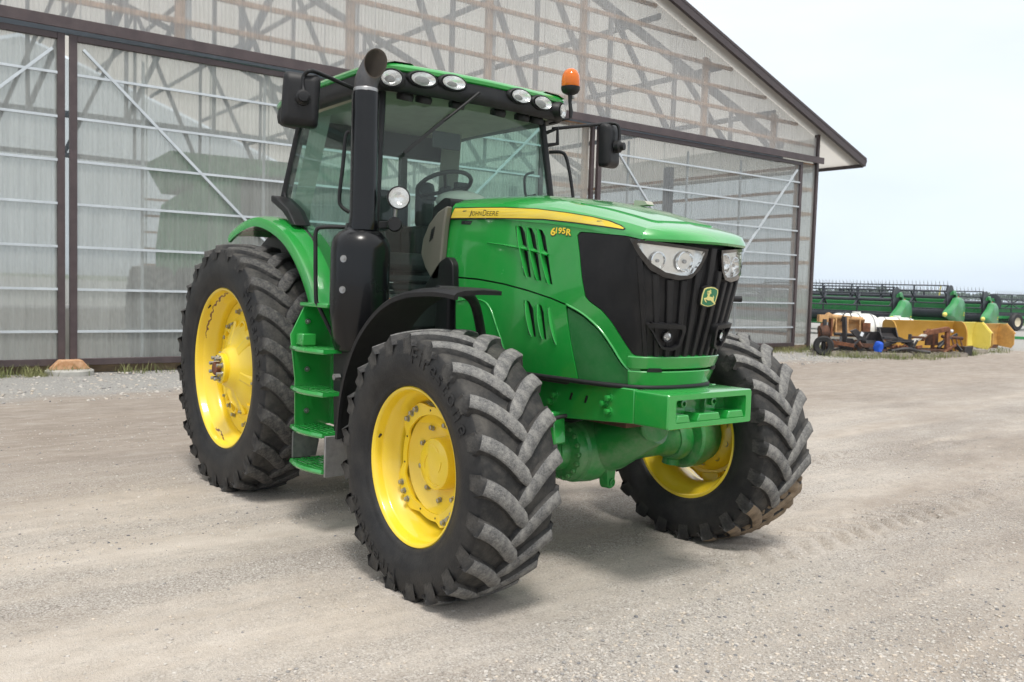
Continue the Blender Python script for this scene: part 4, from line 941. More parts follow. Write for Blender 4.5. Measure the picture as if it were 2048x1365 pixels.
# ---------------------------------------------------------------- nose: lamps, ribs, badge, chin
fr_o = S3([(488, 145), (700, 176), (900, 205), (1100, 235), (1086, 292), (1032, 400), (965, 468), (860, 482), (740, 458), (640, 402), (570, 303), (510, 190)])
ln_o = S3([(540, 182), (700, 204), (900, 230), (1076, 256), (1042, 340), (982, 424), (932, 446), (870, 445), (760, 420), (655, 352), (585, 262)])
both(drape(fr_o, [ln_o], 0.02, off=0.012, step=0.03), 'headlight_surround', 'black_gloss', bonnet, 30)
for sg in (1, -1):
    def sm(mb): return mb if sg > 0 else mirror(mb)
    hl = sm(drape(ln_o, (), 0.003, off=-0.030, step=0.025)).build('headlight', 'chrome_satin', bonnet, 40)
    mb = MB(); L = dens(ln_o, 0.02); mb.grid([[skin(t, z, 0.009), skin(t, z, -0.03)] for t, z in L], close_u=True); sm(mb).build('headlight_wall', 'chrome', bonnet, 40)
    mb = drape(ln_o, (), 0.002, off=0.010, step=0.025); sm(mb).build('headlight_lens', 'clear_lens', bonnet, 50)
    for (px_, py_), r in (((717, 332), 0.041), ((940, 340), 0.049)):
        t, z = sight(1140+px_*0.24913, 440+py_*0.24913); p = skin(t, z, -0.028); nrm = unit(skin(t, z, 0.02)-skin(t, z, 0.0)); nrm = unit(nrm*0.6+V(0.8, 0, 0.0))
        mb = MB(); mb.lathe([(r*1.16, 0.0), (r*1.12, 0.013), (r, 0.014), (r*0.86, 0.0), (r*0.55, -0.016), (r*0.2, -0.022), (0.0, -0.022)], o=p, axis=nrm, n=28); sm(mb).build('headlight_bowl', 'chrome', bonnet, 30)
        mb = MB(); mb.lathe([(r*0.22, -0.02), (r*0.22, 0.008), (0, 0.010)], o=p, axis=nrm, n=12); sm(mb).build('bulb_shield', 'grey_metal', bonnet, 30)
# grille back and upright ribs
NR = 11
tA, tB = 1.76, LT
def lamp_bottom(t):   # lower limit of the lamp surround along the front
    tt = t if t <= LT else 2*LT-t
    L = sorted((p for p in fr_o[4:]), key=lambda p: p[0]); return float(np.interp(tt, [p[0] for p in L], [p[1] for p in L]))
for k in range(NR):
    y0 = -1+2*k/(NR-1)                  # -1 right .. 1 left
    tt = LT+y0*(LT-1.80); nar = 0.016
    tc_ = tt if tt <= LT else 2*LT-tt
    ztop = 1.86 if tc_ > LT-0.05 else lamp_bottom(tc_)-0.008
    rows = []
    for z in np.linspace(1.265, ztop, 10):
        hw = nar*(0.92+0.35*(z-1.265)/0.6); tz = LT+(tt-LT)*(0.90+0.12*(z-1.265)/0.6)
        rows.append([skin(tz-hw*1.3, z, -0.012), skin(tz-hw*1.1, z, 0.004), skin(tz-hw*0.8, z, 0.0075), skin(tz+hw*0.8, z, 0.0075), skin(tz+hw*1.1, z, 0.004), skin(tz+hw*1.3, z, -0.012)])
    b = 6; mb = MB(); mb.grid(rows); mb.f.append(tuple(range(b))); mb.f.append(tuple(len(mb.v)-1-j for j in range(b))); mb.m += [0, 0]
    mb.build('grille_rib', 'black_plastic', bonnet, 30)
lampL = sorted((p for p in fr_o[4:]), key=lambda p: p[0]); lampL = [p for p in lampL if 1.70 < p[0] < LT-0.01]
arch_up = [(1.68, 1.26), (1.68, lampL[0][1]-0.01)]+[(p[0], p[1]+0.004) for p in lampL]+[(fr_o[3][0]+0.004, fr_o[3][1])]
gb_o = arch_up+[(2*LT-t, z) for t, z in reversed(arch_up)]
drape(gb_o, (), 0.006, off=-0.012, step=0.05).build('grille_back', 'black_plastic', bonnet, 40)
# small work lamps in the grille
bz_o = round_poly(S3([(600, 818), (905, 838), (905, 880), (860, 1010), (800, 1040), (720, 1030), (680, 960), (640, 870)]), 0.012)
for sg in (1, -1):
    sm = (lambda m: m) if sg > 0 else mirror
    c = sight(1140+767*0.24913, 440+930*0.24913); cen_ = np.mean(np.array(bz_o), 0)
    hole = [tuple(cen_+(np.array(q)-cen_)*np.array([0.80, 0.74])+np.array([0, -0.004])) for q in bz_o]
    sm(drape(bz_o, [hole], 0.045, off=0.030, step=0.03, edge=0.012)).build('lamp_bezel', 'black_plastic', bonnet, 40, bevel=0.004)
    sm(drape(hole, (), 0.004, off=0.004, step=0.03)).build('lamp_recess', 'black_plastic', bonnet, 40)
    p = skin(c[0], c[1], 0.012); nr = unit(unit(skin(c[0], c[1], 0.02)-skin(c[0], c[1], 0))+V(0.5, -0.1, 0))
    sm(MB().lathe([(0.031, -0.01), (0.030, 0.014), (0.024, 0.012), (0.022, 0.004), (0.012, -0.008), (0, -0.010)], o=p, axis=nr, n=24, mis=[1, 1, 1, 0, 0])).build('grille_lamp', ['chrome', 'black_plastic'], bonnet, 30)
    sm(MB().lathe([(0.0225, 0.006), (0.012, 0.012), (0, 0.014)], o=p, axis=nr, n=24)).build('grille_lamp_lens', 'lens_glass', bonnet, 60)
# badge with the leaping deer
def S1(pts): return [sight(1385+x*0.04394, 560+y*0.04394) for x, y in pts]
bd_o = S1([(330, 330), (480, 250), (680, 220), (850, 270), (985, 380), (975, 560), (920, 800), (815, 1095), (680, 1180), (500, 1215), (330, 1180), (200, 1090), (215, 900), (260, 620)])
bd_y = S1([(375, 360), (500, 300), (680, 275), (830, 310), (965, 400), (965, 560), (900, 800), (815, 1040), (790, 1075), (660, 1140), (510, 1165), (350, 1130), (215, 1055), (230, 900), (275, 640)])
bd_g = S1([(415, 395), (530, 345), (680, 328), (810, 350), (925, 430), (920, 560), (860, 790), (800, 985), (770, 1050), (640, 1105), (510, 1125), (380, 1095), (262, 1035), (285, 880), (325, 640)])
drape(bd_o, (), 0.018, off=0.026, step=0.05).build('badge', 'black_plastic', bonnet, 40)
drape(bd_y, (), 0.002, off=0.0275, step=0.05).build('badge_border', 'yellow_pale', bonnet, 40)
mat('badge_green', (0.01, 0.17, 0.075), 0.4, coat=0.3)
drape(bd_g, (), 0.002, off=0.0288, step=0.05).build('badge_field', 'badge_green', bonnet, 40)
deer = [(476, 572), (540, 556), (590, 548), (580, 528), (520, 520), (466, 524), (500, 505), (488, 445), (530, 470), (545, 475), (560, 440), (555, 395), (585, 440), (600, 460), (620, 420), (615, 375), (655, 420), (650, 480), (635, 515), (682, 540), (650, 560), (615, 575), (590, 640), (570, 705), (640, 718), (725, 745), (735, 700), (725, 650), (765, 700), (775, 745), (755, 790), (757, 900), (800, 975), (830, 1010), (790, 1075), (760, 1030), (740, 990), (680, 940), (640, 885), (590, 880), (510, 880), (460, 850), (400, 830), (425, 890), (458, 955), (440, 975), (405, 950), (360, 870), (335, 795), (400, 770), (470, 750), (495, 690), (515, 625), (480, 600)]
drape(S1(deer), (), 0.002, off=0.0302, step=0.08, edge=0.006).build('leaping_deer', 'yellow_pale', bonnet, 0)
# chin: two stepped bands under the grille
def band(z0, z1, off0, off1, name, ta=1.735, notch=False, m='green_paint'):
    rows = []
    for t in np.linspace(ta, 2*LT-ta, 49):
        rows.append([skin(t, z0, off0-0.03), skin(t, z0, off0-0.003), skin(t, z0+0.004, off0), skin(t, z1-0.004, off1), skin(t, z1, off1-0.004), skin(t, z1, off1-0.03)])
    mb = MB(); mb.grid(rows); return mb.build(name, m, bonnet, 30)
band(1.226, 1.292, 0.012, 0.016, 'chin_band'); band(1.130, 1.214, 0.004, 0.014, 'chin_band')
for t0, t1 in ((1.86, 1.98), (2*LT-1.98, 2*LT-1.86)):
    drape(round_poly([(t0, 1.212), (t1, 1.212), (t1-0.012, 1.232), (t0+0.012, 1.232)], 0.006), (), 0.01, off=0.0165, step=0.03).build('chin_slot', 'gasket', bonnet, 0)
mb = MB(); mb.tube([skin(t, 1.125-0.012*0, 0.002) for t in np.linspace(0.9, 2*LT-0.9, 60)], 0.014, 8); mb.build('bonnet_seal', 'gasket', bonnet, 60)
MB().tube([(3.60, 0.36, 1.60), (3.60, 0.44, 1.60), (3.62, 0.47, 1.60)], 0.018, 10).build('bonnet_latch', 'black_plastic', bonnet, 60)

# ================================================================ CHASSIS
chassis = MB().box((1.35, 0, 0.86), (2.5, 0.52, 0.60)).build('chassis', 'green_dusty', tractor, 30, bevel=0.06, seg=3)
MB().cyl((0, -0.82, RZ_), (0, 0.82, RZ_), 0.15, n=24).build('rear_axle', 'green_dusty', chassis, 40)
MB().lathe([(0.19, 0.40), (0.24, 0.42), (0.24, 0.50), (0.17, 0.56), (0.15, 0.80)], o=(0, 0, RZ_), axis=OUT, n=24).build('axle_trumpet', 'green_dusty', chassis, 40)
MB().box((2.55, 0, 1.02), (1.5, 0.40, 0.24)).build('engine_block', 'gasket', chassis, 30, bevel=0.04)
for s in (-1, 1):
    rail = MB().prism([(2.3, 0.90), (2.9, 0.885), (3.582, 0.937), (3.582, 1.118), (2.9, 1.122), (2.3, 1.122)], lambda a, b, d: (a, d*s, b), (0.295, 0.330)).build('frame_rail', 'green_paint', chassis, 20, bevel=0.006)
    for u_, v_ in ((1219, 796), (1209, 807), (1218, 823), (1111, 790), (1103, 802), (1076, 797), (1071, 789)):
        P = atY(u_, v_, -0.331)
        put('frame_bolt', BOLT_L if u_ > 1100 else BOLT_S, chassis, (P[0], -0.330 if s < 0 else 0.330, P[2]), (0, 0, 0 if s < 0 else PI)).data.materials[0] = MATS['bolt_metal']
    for u_, v_ in ((1142, 793), (1172, 799)):
        P = atY(u_, v_, -0.331); o = MB().prism(round_poly([(-0.010, -0.022), (0.010, -0.022), (0.010, 0.022), (-0.010, 0.022)], 0.01), lambda a, b, d: (P[0]+a*.9+b*.35, d*s, P[2]+b), (0.326, 0.3315)); o.build('rail_slot', 'gasket', chassis, 0)
green_bolt = BOLT_L.copy(); green_bolt.materials[0] = MATS['green_paint']
for o in chassis.children:
    if o.name.startswith('frame_bolt') and o.data == BOLT_L: o.data = green_bolt
BOLT_L.materials[0] = MATS['bolt_metal']
# weight bracket across the nose
bx0, bx1, by, bz0, bz1 = 3.588, 3.822, 0.335, 0.935, 1.116
wb = empty('front_weight_bracket', parent=tractor); tag(wb, 'green cast weight bracket across the nose')
mb = MB(); fn = 0.03
ring_o = round_poly([(-by, bz0), (by, bz0), (by, bz1), (-by, bz1)], 0.014); ring_i = round_poly([(-by+0.06, bz0+0.032), (by-0.05, bz0+0.032), (by-0.05, bz1-0.032), (-by+0.06, bz1-0.032)], 0.012)
n = len(ring_o); X1, X0, Xb = bx1, bx0, bx1-0.135
mb.grid([[(X0, y*0.99, z) for y, z in ring_o], [(X1-0.008, y, z) for y, z in ring_o], [(X1, y*0.985, z+0.004*(1 if z < 1.02 else -1)) for y, z in ring_o], [(X1, y, z) for y, z in ring_i], [(Xb, y*0.94, z) for y, z in ring_i]])
k = len(mb.v); 
for r0 in range(4): mb.f.append((r0*n+n-1, r0*n, (r0+1)*n, (r0+1)*n+n-1)); mb.m.append(0)
mb.f.append(tuple(4*n+i for i in range(n))); mb.m.append(0)
mb.f.append(tuple(range(n-1, -1, -1))); mb.m.append(0)
mb.build('bracket_body', 'green_paint', wb, 30)
for y0_, y1_ in ((-0.272, -0.155), (-0.105, 0.085), (0.135, 0.282)):
    MB().prism([(y0_, bz0+0.030), (y1_, bz0+0.030), (y1_-0.018, bz0+0.072), (y0_+0.018, bz0+0.072)], lambda a, b, d: (d, a, b), (Xb-0.005, X1-0.004)).build('bracket_lug', 'green_paint', wb, 30, bevel=0.007)
for yc in (-0.13, 0.11):
    MB().prism([(yc-0.045, bz0+0.06), (yc+0.045, bz0+0.06), (yc+0.04, bz1-0.034), (yc-0.04, bz1-0.034)], lambda a, b, d: (d, a, b), (Xb-0.01, Xb+0.035)).build('bracket_pad', 'green_paint', wb, 30, bevel=0.008)
for yc in (-0.13, 0.11):
    MB().lathe([(0.024, 0), (0.022, 0.03), (0.012, 0.032), (0.011, 0.005), (0, 0.005)], o=(Xb+0.03, yc, bz1-0.065), axis=(1, 0, 0), n=18, mis=[0, 0, 0, 1]).build('threaded_boss', ['green_paint', 'gasket'], wb, 30)
# front axle
axle = empty('front_axle', parent=tractor)
prof = [(0.0, -0.30), (0.105, -0.30), (0.110, -0.24), (0.165, -0.22), (0.178, -0.20), (0.178, -0.165), (0.192, -0.15), (0.200, -0.04), (0.192, 0.06), (0.155, 0.17), (0.125, 0.28), (0.108, 0.42), (0.104, 0.62), (0.118, 0.66), (0.118, 0.76), (0.0, 0.76)]
MB().lathe(prof, o=(FX, 0, 0.675), axis=(0, 1, 0), n=40).build('axle_housing', 'green_dusty', axle, 35)
MB().lathe([(0.098, 0.25), (0.090, 0.62), (0.105, 0.70), (0.105, 0.78), (0, 0.78)], o=(FX, 0, 0.675), axis=OUT, n=32).build('axle_tube', 'green_dusty', axle, 35)
for q in range(18):
    a = 2*PI*q/18; put('bolt', BOLT_S, axle, (FX+0.157*math.cos(a), -0.215, 0.675+0.157*math.sin(a))).data = (lambda m: m)(BOLT_S)
gb = BOLT_S.copy(); gb.materials[0] = MATS['green_dusty']
for o in axle.children:
    if o.name.startswith('bolt'): o.data = gb
MB().cyl((FX, 0, 0.70), (2.2, 0, 0.80), 0.09, 0.07, 20).build('drive_casing', 'green_dusty', axle, 40)
MB().prism(round_poly([(-0.055, 0.10), (0.055, 0.10), (0.032, -0.03), (0.015, -0.05), (-0.015, -0.05), (-0.032, -0.03)], 0.012), lambda a, b, d: (FX+0.10+d*0.9-a*0.25, 0.03+a+d*0.2, 0.50+b), (0.0, 0.07)).build('drain_lug', 'green_dusty', axle, 30, bevel=0.006)
MB().lathe([(0.026, 0), (0.026, 0.008), (0.018, 0.009), (0.016, 0.002), (0.009, 0.002), (0.009, 0.008), (0, 0.008)], o=(FX+0.165, 0.045, 0.487), axis=(0.96, 0.24, 0), n=18).build('drain_plug', 'green_dusty', axle, 30)
MB().tube([(FX, 0.03, 0.68), (FX+0.16, 0.05, 0.73), (FX+0.36, 0.08, 0.82), (FX+0.46, 0.09, 0.86)], [0.17, 0.165, 0.12, 0.10], 24).build('trunnion_casting', 'green_dusty', axle, 50)
MB().lathe([(0.0, 0.0), (0.085, 0.0), (0.09, 0.01), (0.09, 0.05), (0.08, 0.06), (0.0, 0.06)], o=(3.42, -0.02, 0.89), axis=(1, -0.3, 0), n=26).build('trunnion_cap', 'green_dusty', axle, 30)
MB().prism([(-0.14, 0.0), (0.14, 0.0), (0.10, 0.26), (-0.10, 0.26)], lambda a, b, d: (FX+0.02+a, d, 0.70+b), (0.02, 0.14)).build('pivot_bracket', 'rust_dark', axle, 30, bevel=0.02)
MB().prism([(-0.07, 0.0), (0.07, 0.0), (0.045, 0.19), (-0.045, 0.19)], lambda a, b, d: (FX+0.06+a, -0.34+d, 0.74+b), (-0.05, 0.05)).build('stop_bracket', 'green_paint', axle, 30, bevel=0.015)
for s in (-1, 1):
    MB().lathe([(0.0, 0.70), (0.13, 0.70), (0.15, 0.73), (0.15, 0.79), (0.12, 0.81)], o=(FX, 0, 0.675), axis=(0, s, 0), n=28).build('steering_knuckle', 'green_dusty', axle, 35)
    MB().lathe([(0.0, 0.815), (0.20, 0.815), (0.215, 0.83), (0.215, 0.93), (0.195, 0.95), (0.19, 1.02), (0, 1.02)], o=(FX, 0, 0.684), axis=(0, s, 0), n=36).build('hub_drum', 'green_dusty', axle, 35)
    MB().cyl((FX-0.02, s*0.77, 0.50), (FX+0.02, s*0.77, 0.86), 0.06, 0.05, 18).build('king_pin', 'green_dusty', axle, 35)
    MB().tube([(FX-0.16, 0.10*s, 0.70), (FX-0.16, s*0.72, 0.70)], 0.03, 12).build('steering_cylinder', 'grey_metal', axle, 60)
MB().tube(smooth_path([(3.2, -0.28, 0.93), (3.0, -0.24, 0.87), (2.85, -0.22, 0.88), (2.6, -0.24, 0.84)], 5), 0.014, 8).build('hydraulic_hose', 'gasket', axle, 60)
for q_, (ya, yb) in enumerate(((0.10, 0.70), (0.16, 0.74), (-0.12, -0.66))):
    MB().tube(smooth_path([(3.25-0.05*q_, ya*0.6, 0.93), (3.12-0.04*q_, (ya+yb)/2, 0.84+0.03*q_), (3.02, yb*0.9, 0.80), (2.98, yb, 0.74)], 6), 0.012, 8).build('steering_hose', 'gasket', axle, 60)
MB().tube([(FX-0.2, -0.74, 0.62), (FX-0.2, 0.74, 0.62)], 0.02, 10).build('tie_rod', 'grey_metal', axle, 60)
MB().box((3.1, 0, 0.92), (0.7, 0.5, 0.06)).build('belly_plate', 'rust_dark', axle, 0)
# left side tank, right side boxes: bulk below the cab
MB().box((1.25, 0.62, 0.85), (1.25, 0.5, 0.62)).build('fuel_tank', 'black_plastic', tractor, 30, bevel=0.07, seg=3)
MB().box((1.2, -0.52, 0.95), (0.9, 0.42, 0.42)).build('battery_box', 'black_plastic', tractor, 30, bevel=0.04)

# ================================================================ FENDERS
def arch(cx_, cz_, R, angs, y_in, y_out, lip, name, m, parent=tractor, thick=0.022):
    """curved mudguard: y_out(a), R(a), with a rolled lip"""
    mb = MB(); rows = []
    for a in angs:
        r = R(a); o = y_out(a); i = y_in(a); A = math.radians(a); c, s = math.cos(A), math.sin(A)
        pr = [(r, i), (r+0.004, i*0.6+o*0.4), (r-0.002, i*0.2+o*0.8), (r-0.014, o*0.985), (r-lip*0.55, o), (r-lip, o*0.998), (r-lip, o*0.998+thick), (r-0.02-thick*0.6, o+thick*1.2), (r-thick, i*0.5+o*0.5), (r-thick, i)]
        rows.append([(cx_+q*c, y, cz_+q*s) for q, y in pr])
    mb.grid(rows); b = len(rows[0])
    mb.f += [tuple(range(b)), tuple((len(rows)-1)*b+j for j in reversed(range(b)))]; mb.m += [0, 0]
    return mb
# rear mudguards
ry = lambda a: -float(np.interp(a, [14, 60, 85, 109], [0.93, 0.955, 0.99, 1.03]))
rr_f = lambda a: float(np.interp(a, [14, 60, 85, 109], [1.19, 1.20, 1.20, 1.135]))
mb = arch(0.02, 0.93, rr_f, np.linspace(14, 109, 36), lambda a: -0.66, ry, 0.085, 'rear_fender', 'green_paint')
for q, nm in ((mb, 'rear_fender'), (mirror(mb), 'rear_fender')): q.build(nm, 'green_paint', tractor, 35)
inner = MB().grid([[(0.02+rr_f(a)*.995*math.cos(math.radians(a)), -0.67, 0.93+rr_f(a)*.995*math.sin(math.radians(a))), (0.02+0.55*math.cos(math.radians(a)), -0.67, 0.93+0.55*math.sin(math.radians(a)))] for a in np.linspace(10, 125, 30)])
inner.build('fender_liner', 'black_plastic', tractor, 40); mirror(inner).build('fender_liner', 'black_plastic', tractor, 40)
# black flare between rear glass and mudguard
fl_p = [atY(u_, v_, -0.80) for u_, v_ in ((556, 392), (566, 396), (590, 420), (604, 452), (597, 452), (578, 424), (556, 405))]
MB().prism([(p[0], p[2]) for p in fl_p], lambda a, b, d: (a, d, b), (-0.86, -0.72)).build('fender_flare', 'black_plastic', tractor, 30, bevel=0.01)
# front mudguards
fy = lambda a: -float(np.interp(a, [79, 90, 110, 140, 190], [1.10, 1.14, 1.18, 1.19, 1.17]))
fyi = lambda a: -float(np.interp(a, [79, 100, 190], [0.80, 0.84, 0.86]))
fr_f = lambda a: float(np.interp(a, [79, 95, 120, 150, 188], [0.935, 0.935, 0.965, 0.985, 1.03]))
fm = arch(FX-0.02, FZ, fr_f, np.linspace(80, 181, 40), fyi, fy, 0.05, 'front_fender', 'black_plastic')
fm.build('front_fender', 'black_plastic', tractor, 40); mirror(fm).build('front_fender', 'black_plastic', tractor, 40)
for s in (-1, 1):
    MB().tube(smooth_path([(2.62, s*0.55, 1.0), (2.62, s*0.62, 1.35), (2.75, s*0.80, 1.57), (2.8, s*1.05, 1.60)], 6), 0.028, 10).build('fender_stay', 'black_plastic', tractor, 60)
ip = [atY(u_, v_, -0.44) for u_, v_ in ((903, 513), (913, 528), (914, 585), (850, 585), (866, 556), (886, 524))]
MB().prism(round_poly([(q_[0], q_[2]) for q_ in ip], 0.03), lambda a, b, d: (a, d, b), (-0.47, -0.36)).build('intake_cover', 'black_plastic', tractor, 40, bevel=0.03, seg=4)
MB().box((2.45, 0, 1.45), (1.3, 0.70, 0.75)).build('engine', 'gasket', tractor, 20, bevel=0.05)

# ================================================================ CAB
cab = MB().box((0.85, 0, 1.22), (1.35, 1.30, 0.12)).build('cab', 'cab_dark', tractor, 20, bevel=0.02)
tag(cab, 'glazed cab with green roof')
def half_w(z): return float(np.interp(z, [1.1, 1.4, 2.2, 2.9, 3.0], [0.735, 0.75, 0.765, 0.695, 0.69]))
def post_x(z): return float(np.interp(z, [1.1, 1.4, 2.2, 2.9, 3.0], [1.52, 1.58, 1.62, 1.545, 1.53]))
zs = np.linspace(1.25, 2.93, 14)
for s in (-1, 1):
    MB().tube([(post_x(z)-0.015, s*(half_w(z)-0.005), z) for z in zs], 0.026, 10).build('front_pillar', 'black_plastic', cab, 60)
    MB().tube([(0.30-(2.95-z)*0.28, s*(half_w(z)-0.02), z) for z in np.linspace(2.2, 2.95, 8)], 0.040, 10).build('rear_pillar', 'black_plastic', cab, 60)
    rows = [[(0.40-(2.95-z)*0.26, s*(half_w(z)-0.05), z), (0.62-(2.95-z)*0.26, s*(half_w(z)-0.10), z), (0.42-(2.95-z)*0.26, s*(half_w(z)-0.16), z)] for z in np.linspace(1.9, 2.93, 8)]
    MB().grid(rows).build('pillar_trim', 'cab_trim', cab, 60)
# windscreen
def wsx(y, z): h = half_w(z); return post_x(z)+0.13*(1-(y/h)**2)-0.01
wy = np.linspace(-1, 1, 25)
MB().grid([[(wsx(f*half_w(z), z), f*half_w(z)*0.985, z) for f in wy] for z in np.linspace(1.27, 2.92, 14)]).build('windscreen', 'cab_glass', cab, 60)
MB().tube([(wsx(f*half_w(1.27), 1.27)-0.01, f*half_w(1.27)*0.98, 1.27) for f in wy], 0.02, 8).build('windscreen_seal', 'gasket', cab, 60)
# side glass with a frame along the mudguard
sg_poly = [(1.535, 2.90), (0.36, 2.93), (0.20, 2.62), (0.13, 2.34), (0.22, 2.16), (0.45, 2.06), (0.70, 1.92), (0.92, 1.70), (1.06, 1.50), (1.16, 1.28), (1.55, 1.26), (1.60, 2.2)]
for s in (-1, 1):
    f = lambda x, z, off=0.0: V(x, s*(half_w(z)+off), z)
    drape(sg_poly, (), 0.004, 0.0, fn=f, step=0.2, edge=0.15).build('side_window', 'cab_glass', cab, 60)
    MB().tube([f(x, z, 0.004) for x, z in sg_poly], 0.012, 6, closed=True).build('window_frame', 'gasket', cab, 60)
# rear window and frame
MB().grid([[(0.30-(2.95-z)*0.28, y, z) for y in np.linspace(-0.68, 0.68, 8)] for z in np.linspace(1.75, 2.90, 6)]).build('rear_window', 'cab_glass', cab, 60)
MB().box((0.26, 0, 2.80), (0.08, 1.36, 0.22)).build('rear_header', 'cab_dark', cab, 20, bevel=0.02)
MB().box((0.02, 0, 1.80), (0.10, 1.36, 0.20)).build('rear_sill', 'cab_dark', cab, 20, bevel=0.02)
MB().box((0.06, 0.36, 2.3), (0.05, 0.06, 1.1)).build('rear_frame_post', 'cab_dark', cab, 20)
MB().prism([(-0.13, 0), (0.13, 0), (0.05, 0.30), (-0.05, 0.30)], lambda a, b, d: (d, 0.22+a, 2.12+b), (-0.16, -0.14)).build('reflector_plate', 'cab_dark', cab, 20)
# roof
half_plan = [(1.765, 0.0), (1.757, 0.22), (1.742, 0.42), (1.72, 0.60), (1.688, 0.74), (1.63, 0.805), (1.45, 0.825), (1.0, 0.825), (0.4, 0.81), (0.05, 0.78), (-0.05, 0.70), (-0.10, 0.45), (-0.11, 0.0)]
plan = [np.array(p) for p in half_plan]+[np.array((x, -y)) for x, y in half_plan[-2:0:-1]]
plan = smooth_path(plan, 5, closed=True)
def ring(z, inset, dz_front=0.0):
    out = []; n = len(plan)
    for i in range(n):
        d = plan[(i+1) % n]-plan[i-1]; nn = unit(np.array([d[1], -d[0]])); p = plan[i]-nn*inset
        if np.dot(nn, plan[i]-np.array([0.8, 0])) < 0: p = plan[i]+nn*inset
        zz = z+dz_front*max(0, (p[0]-0.9)/0.8)-0.035*max(0, (0.5-p[0])/0.6)
        out.append(V(p[0], p[1], zz))
    return out
def loft(rings, cap=True):
    mb = MB(); mb.grid([r+[r[0]] for r in rings]); 
    return mb
rf = loft([ring(3.004, 0.012), ring(3.012, -0.004), ring(3.032, -0.008), ring(3.050, 0.004), ring(3.062, 0.03), ring(3.075, 0.14), ring(3.088, 0.34), ring(3.095, 0.62)])
n = len(plan)+1; rf.f.append(tuple(7*n+i for i in range(n-1))); rf.m.append(0)
roof = rf.build('roof', 'green_paint', cab, 40)
for s in (-1, 1):   # raised shoulders either side of the roof hatch
    rows = []
    for x in np.linspace(-0.02, 1.70, 18):
        e = min(1, (1.72-x)/0.05, (x+0.05)/0.1); yy = 0.60
        rows.append([(x, s*(yy-0.05), 3.058), (x, s*(yy-0.025), 3.058+0.032*e), (x, s*(yy+0.10), 3.052+0.034*e), (x, s*(yy+0.165), 3.045)])
    MB().grid(rows).build('roof_shoulder', 'green_paint', cab, 40)
vis = loft([ring(2.895, 0.10), ring(2.885, 0.03, -0.01), ring(2.905, 0.004, -0.012), ring(2.95, -0.004, -0.004), ring(3.003, 0.006)])
vis.build('roof_visor', 'black_plastic', cab, 50)
lin = MB(); rg = ring(2.90, 0.09); lin.add(rg, [tuple(range(len(rg)))]); lin.build('headliner', 'headliner', cab, 0, fix=False)
for yc in (-0.56, -0.42, 0.43, 0.57, -0.16, 0.2):
    MB().lathe([(0.0, -0.03), (0.055, -0.028), (0.06, 0.0), (0.05, 0.02)], o=(1.64-0.06*abs(yc), yc, 2.878), axis=(0.3, 0, 1), n=16).build('visor_lobe', 'black_plastic', cab, 60)
def oval(c, ax, up, a, b, prof, n=28, mis=None):
    ax = unit(ax); up = unit(np.asarray(up)-ax*np.dot(up, ax)); rt = np.cross(up, ax); mb = MB(); rows = []
    for k, h in prof: rows.append([np.asarray(c)+ax*h+rt*(a*k*math.cos(2*PI*i/n))+up*(b*k*math.sin(2*PI*i/n)) for i in range(n)]+[np.asarray(c)+ax*h+rt*(a*k)])
    mb.grid(rows)
    if mis: mb.m = [mis[i] for i in range(len(prof)-1) for _ in range(n)]
    return mb
for (x, y, z), a, b, outw in (((1.668, 0.722, 2.957), 0.066, 0.050, 0.55), ((1.700, 0.507, 2.980), 0.088, 0.043, 0.12), ((1.726, 0.286, 2.990), 0.088, 0.043, 0.05)):
    for s in (-1, 1):
        c = V(x+0.044, s*y*1.008, z-0.008); ax = unit(V(1, s*outw, -0.06))
        l_ = oval(c, ax, (0, 0, 1), a, b, [(1.42, -0.05), (1.30, -0.004), (1.16, 0.008), (1.04, 0.006), (1.0, 0.004)]).build('work_light_bezel', 'black_plastic', cab, 50)
        oval(c, ax, (0, 0, 1), a, b, [(1.0, 0.012), (0.8, -0.004), (0.5, -0.018), (0.2, -0.024), (0.0, -0.024)]).build('work_light', 'lamp_reflector', cab, 50)
        oval(c, ax, (0, 0, 1), a, b, [(1.0, 0.014), (0.7, 0.021), (0.35, 0.025), (0.0, 0.026)]).build('work_light_lens', 'lens_glass', cab, 60)
# wiper
w0, w1 = atX(955, 187, 1.775), atX(808, 306, 1.735)
wm = w0*0.52+w1*0.48
MB().tube([w0+V(0.02, 0, 0), w0*0.6+w1*0.4+V(0.015, 0, 0), wm], [0.011, 0.009, 0.006], 8).build('wiper_arm', 'black_plastic', cab, 60)
MB().beam(w0*0.62+w1*0.38, w1, 0.010, 0.022).build('wiper_blade', 'gasket', cab, 0)
# inside
steer = empty('steering', parent=tractor)
sc_, sax = V(1.17, 0.06, 2.375), unit(V(-0.42, 0, 0.9)); sx_ = unit(np.cross(sax, (0, 1, 0))); sy_ = np.cross(sax, sx_)
MB().tube([sc_+0.205*(math.cos(t)*sx_+math.sin(t)*sy_) for t in np.linspace(0, 2*PI, 33)[:-1]], 0.016, 8, closed=True).build('steering_wheel', 'cab_dark', steer, 60)
for t in (0.5, 2.6, 4.7): MB().tube([sc_-sax*0.05, sc_+0.2*(math.cos(t)*sx_+math.sin(t)*sy_)], 0.014, 6).build('wheel_spoke', 'cab_dark', steer, 60)
MB().tube([sc_-sax*0.03, sc_-sax*0.25, V(1.42, 0.06, 1.75), V(1.45, 0.06, 1.3)], [0.05, 0.06, 0.12, 0.16], 14).build('steering_column', 'cab_dark', steer, 60)
MB().sphere((1.42, 0.05, 2.235), 0.2, 20, 12, (0.75, 1.05, 0.42)).build('instrument_pod', 'cab_trim', steer, 60)
seat = empty('driver_seat', parent=tractor)
MB().box((0.62, -0.03, 1.80), (0.50, 0.50, 0.14)).build('seat_cushion', 'cab_dark', seat, 40, bevel=0.05, seg=3)
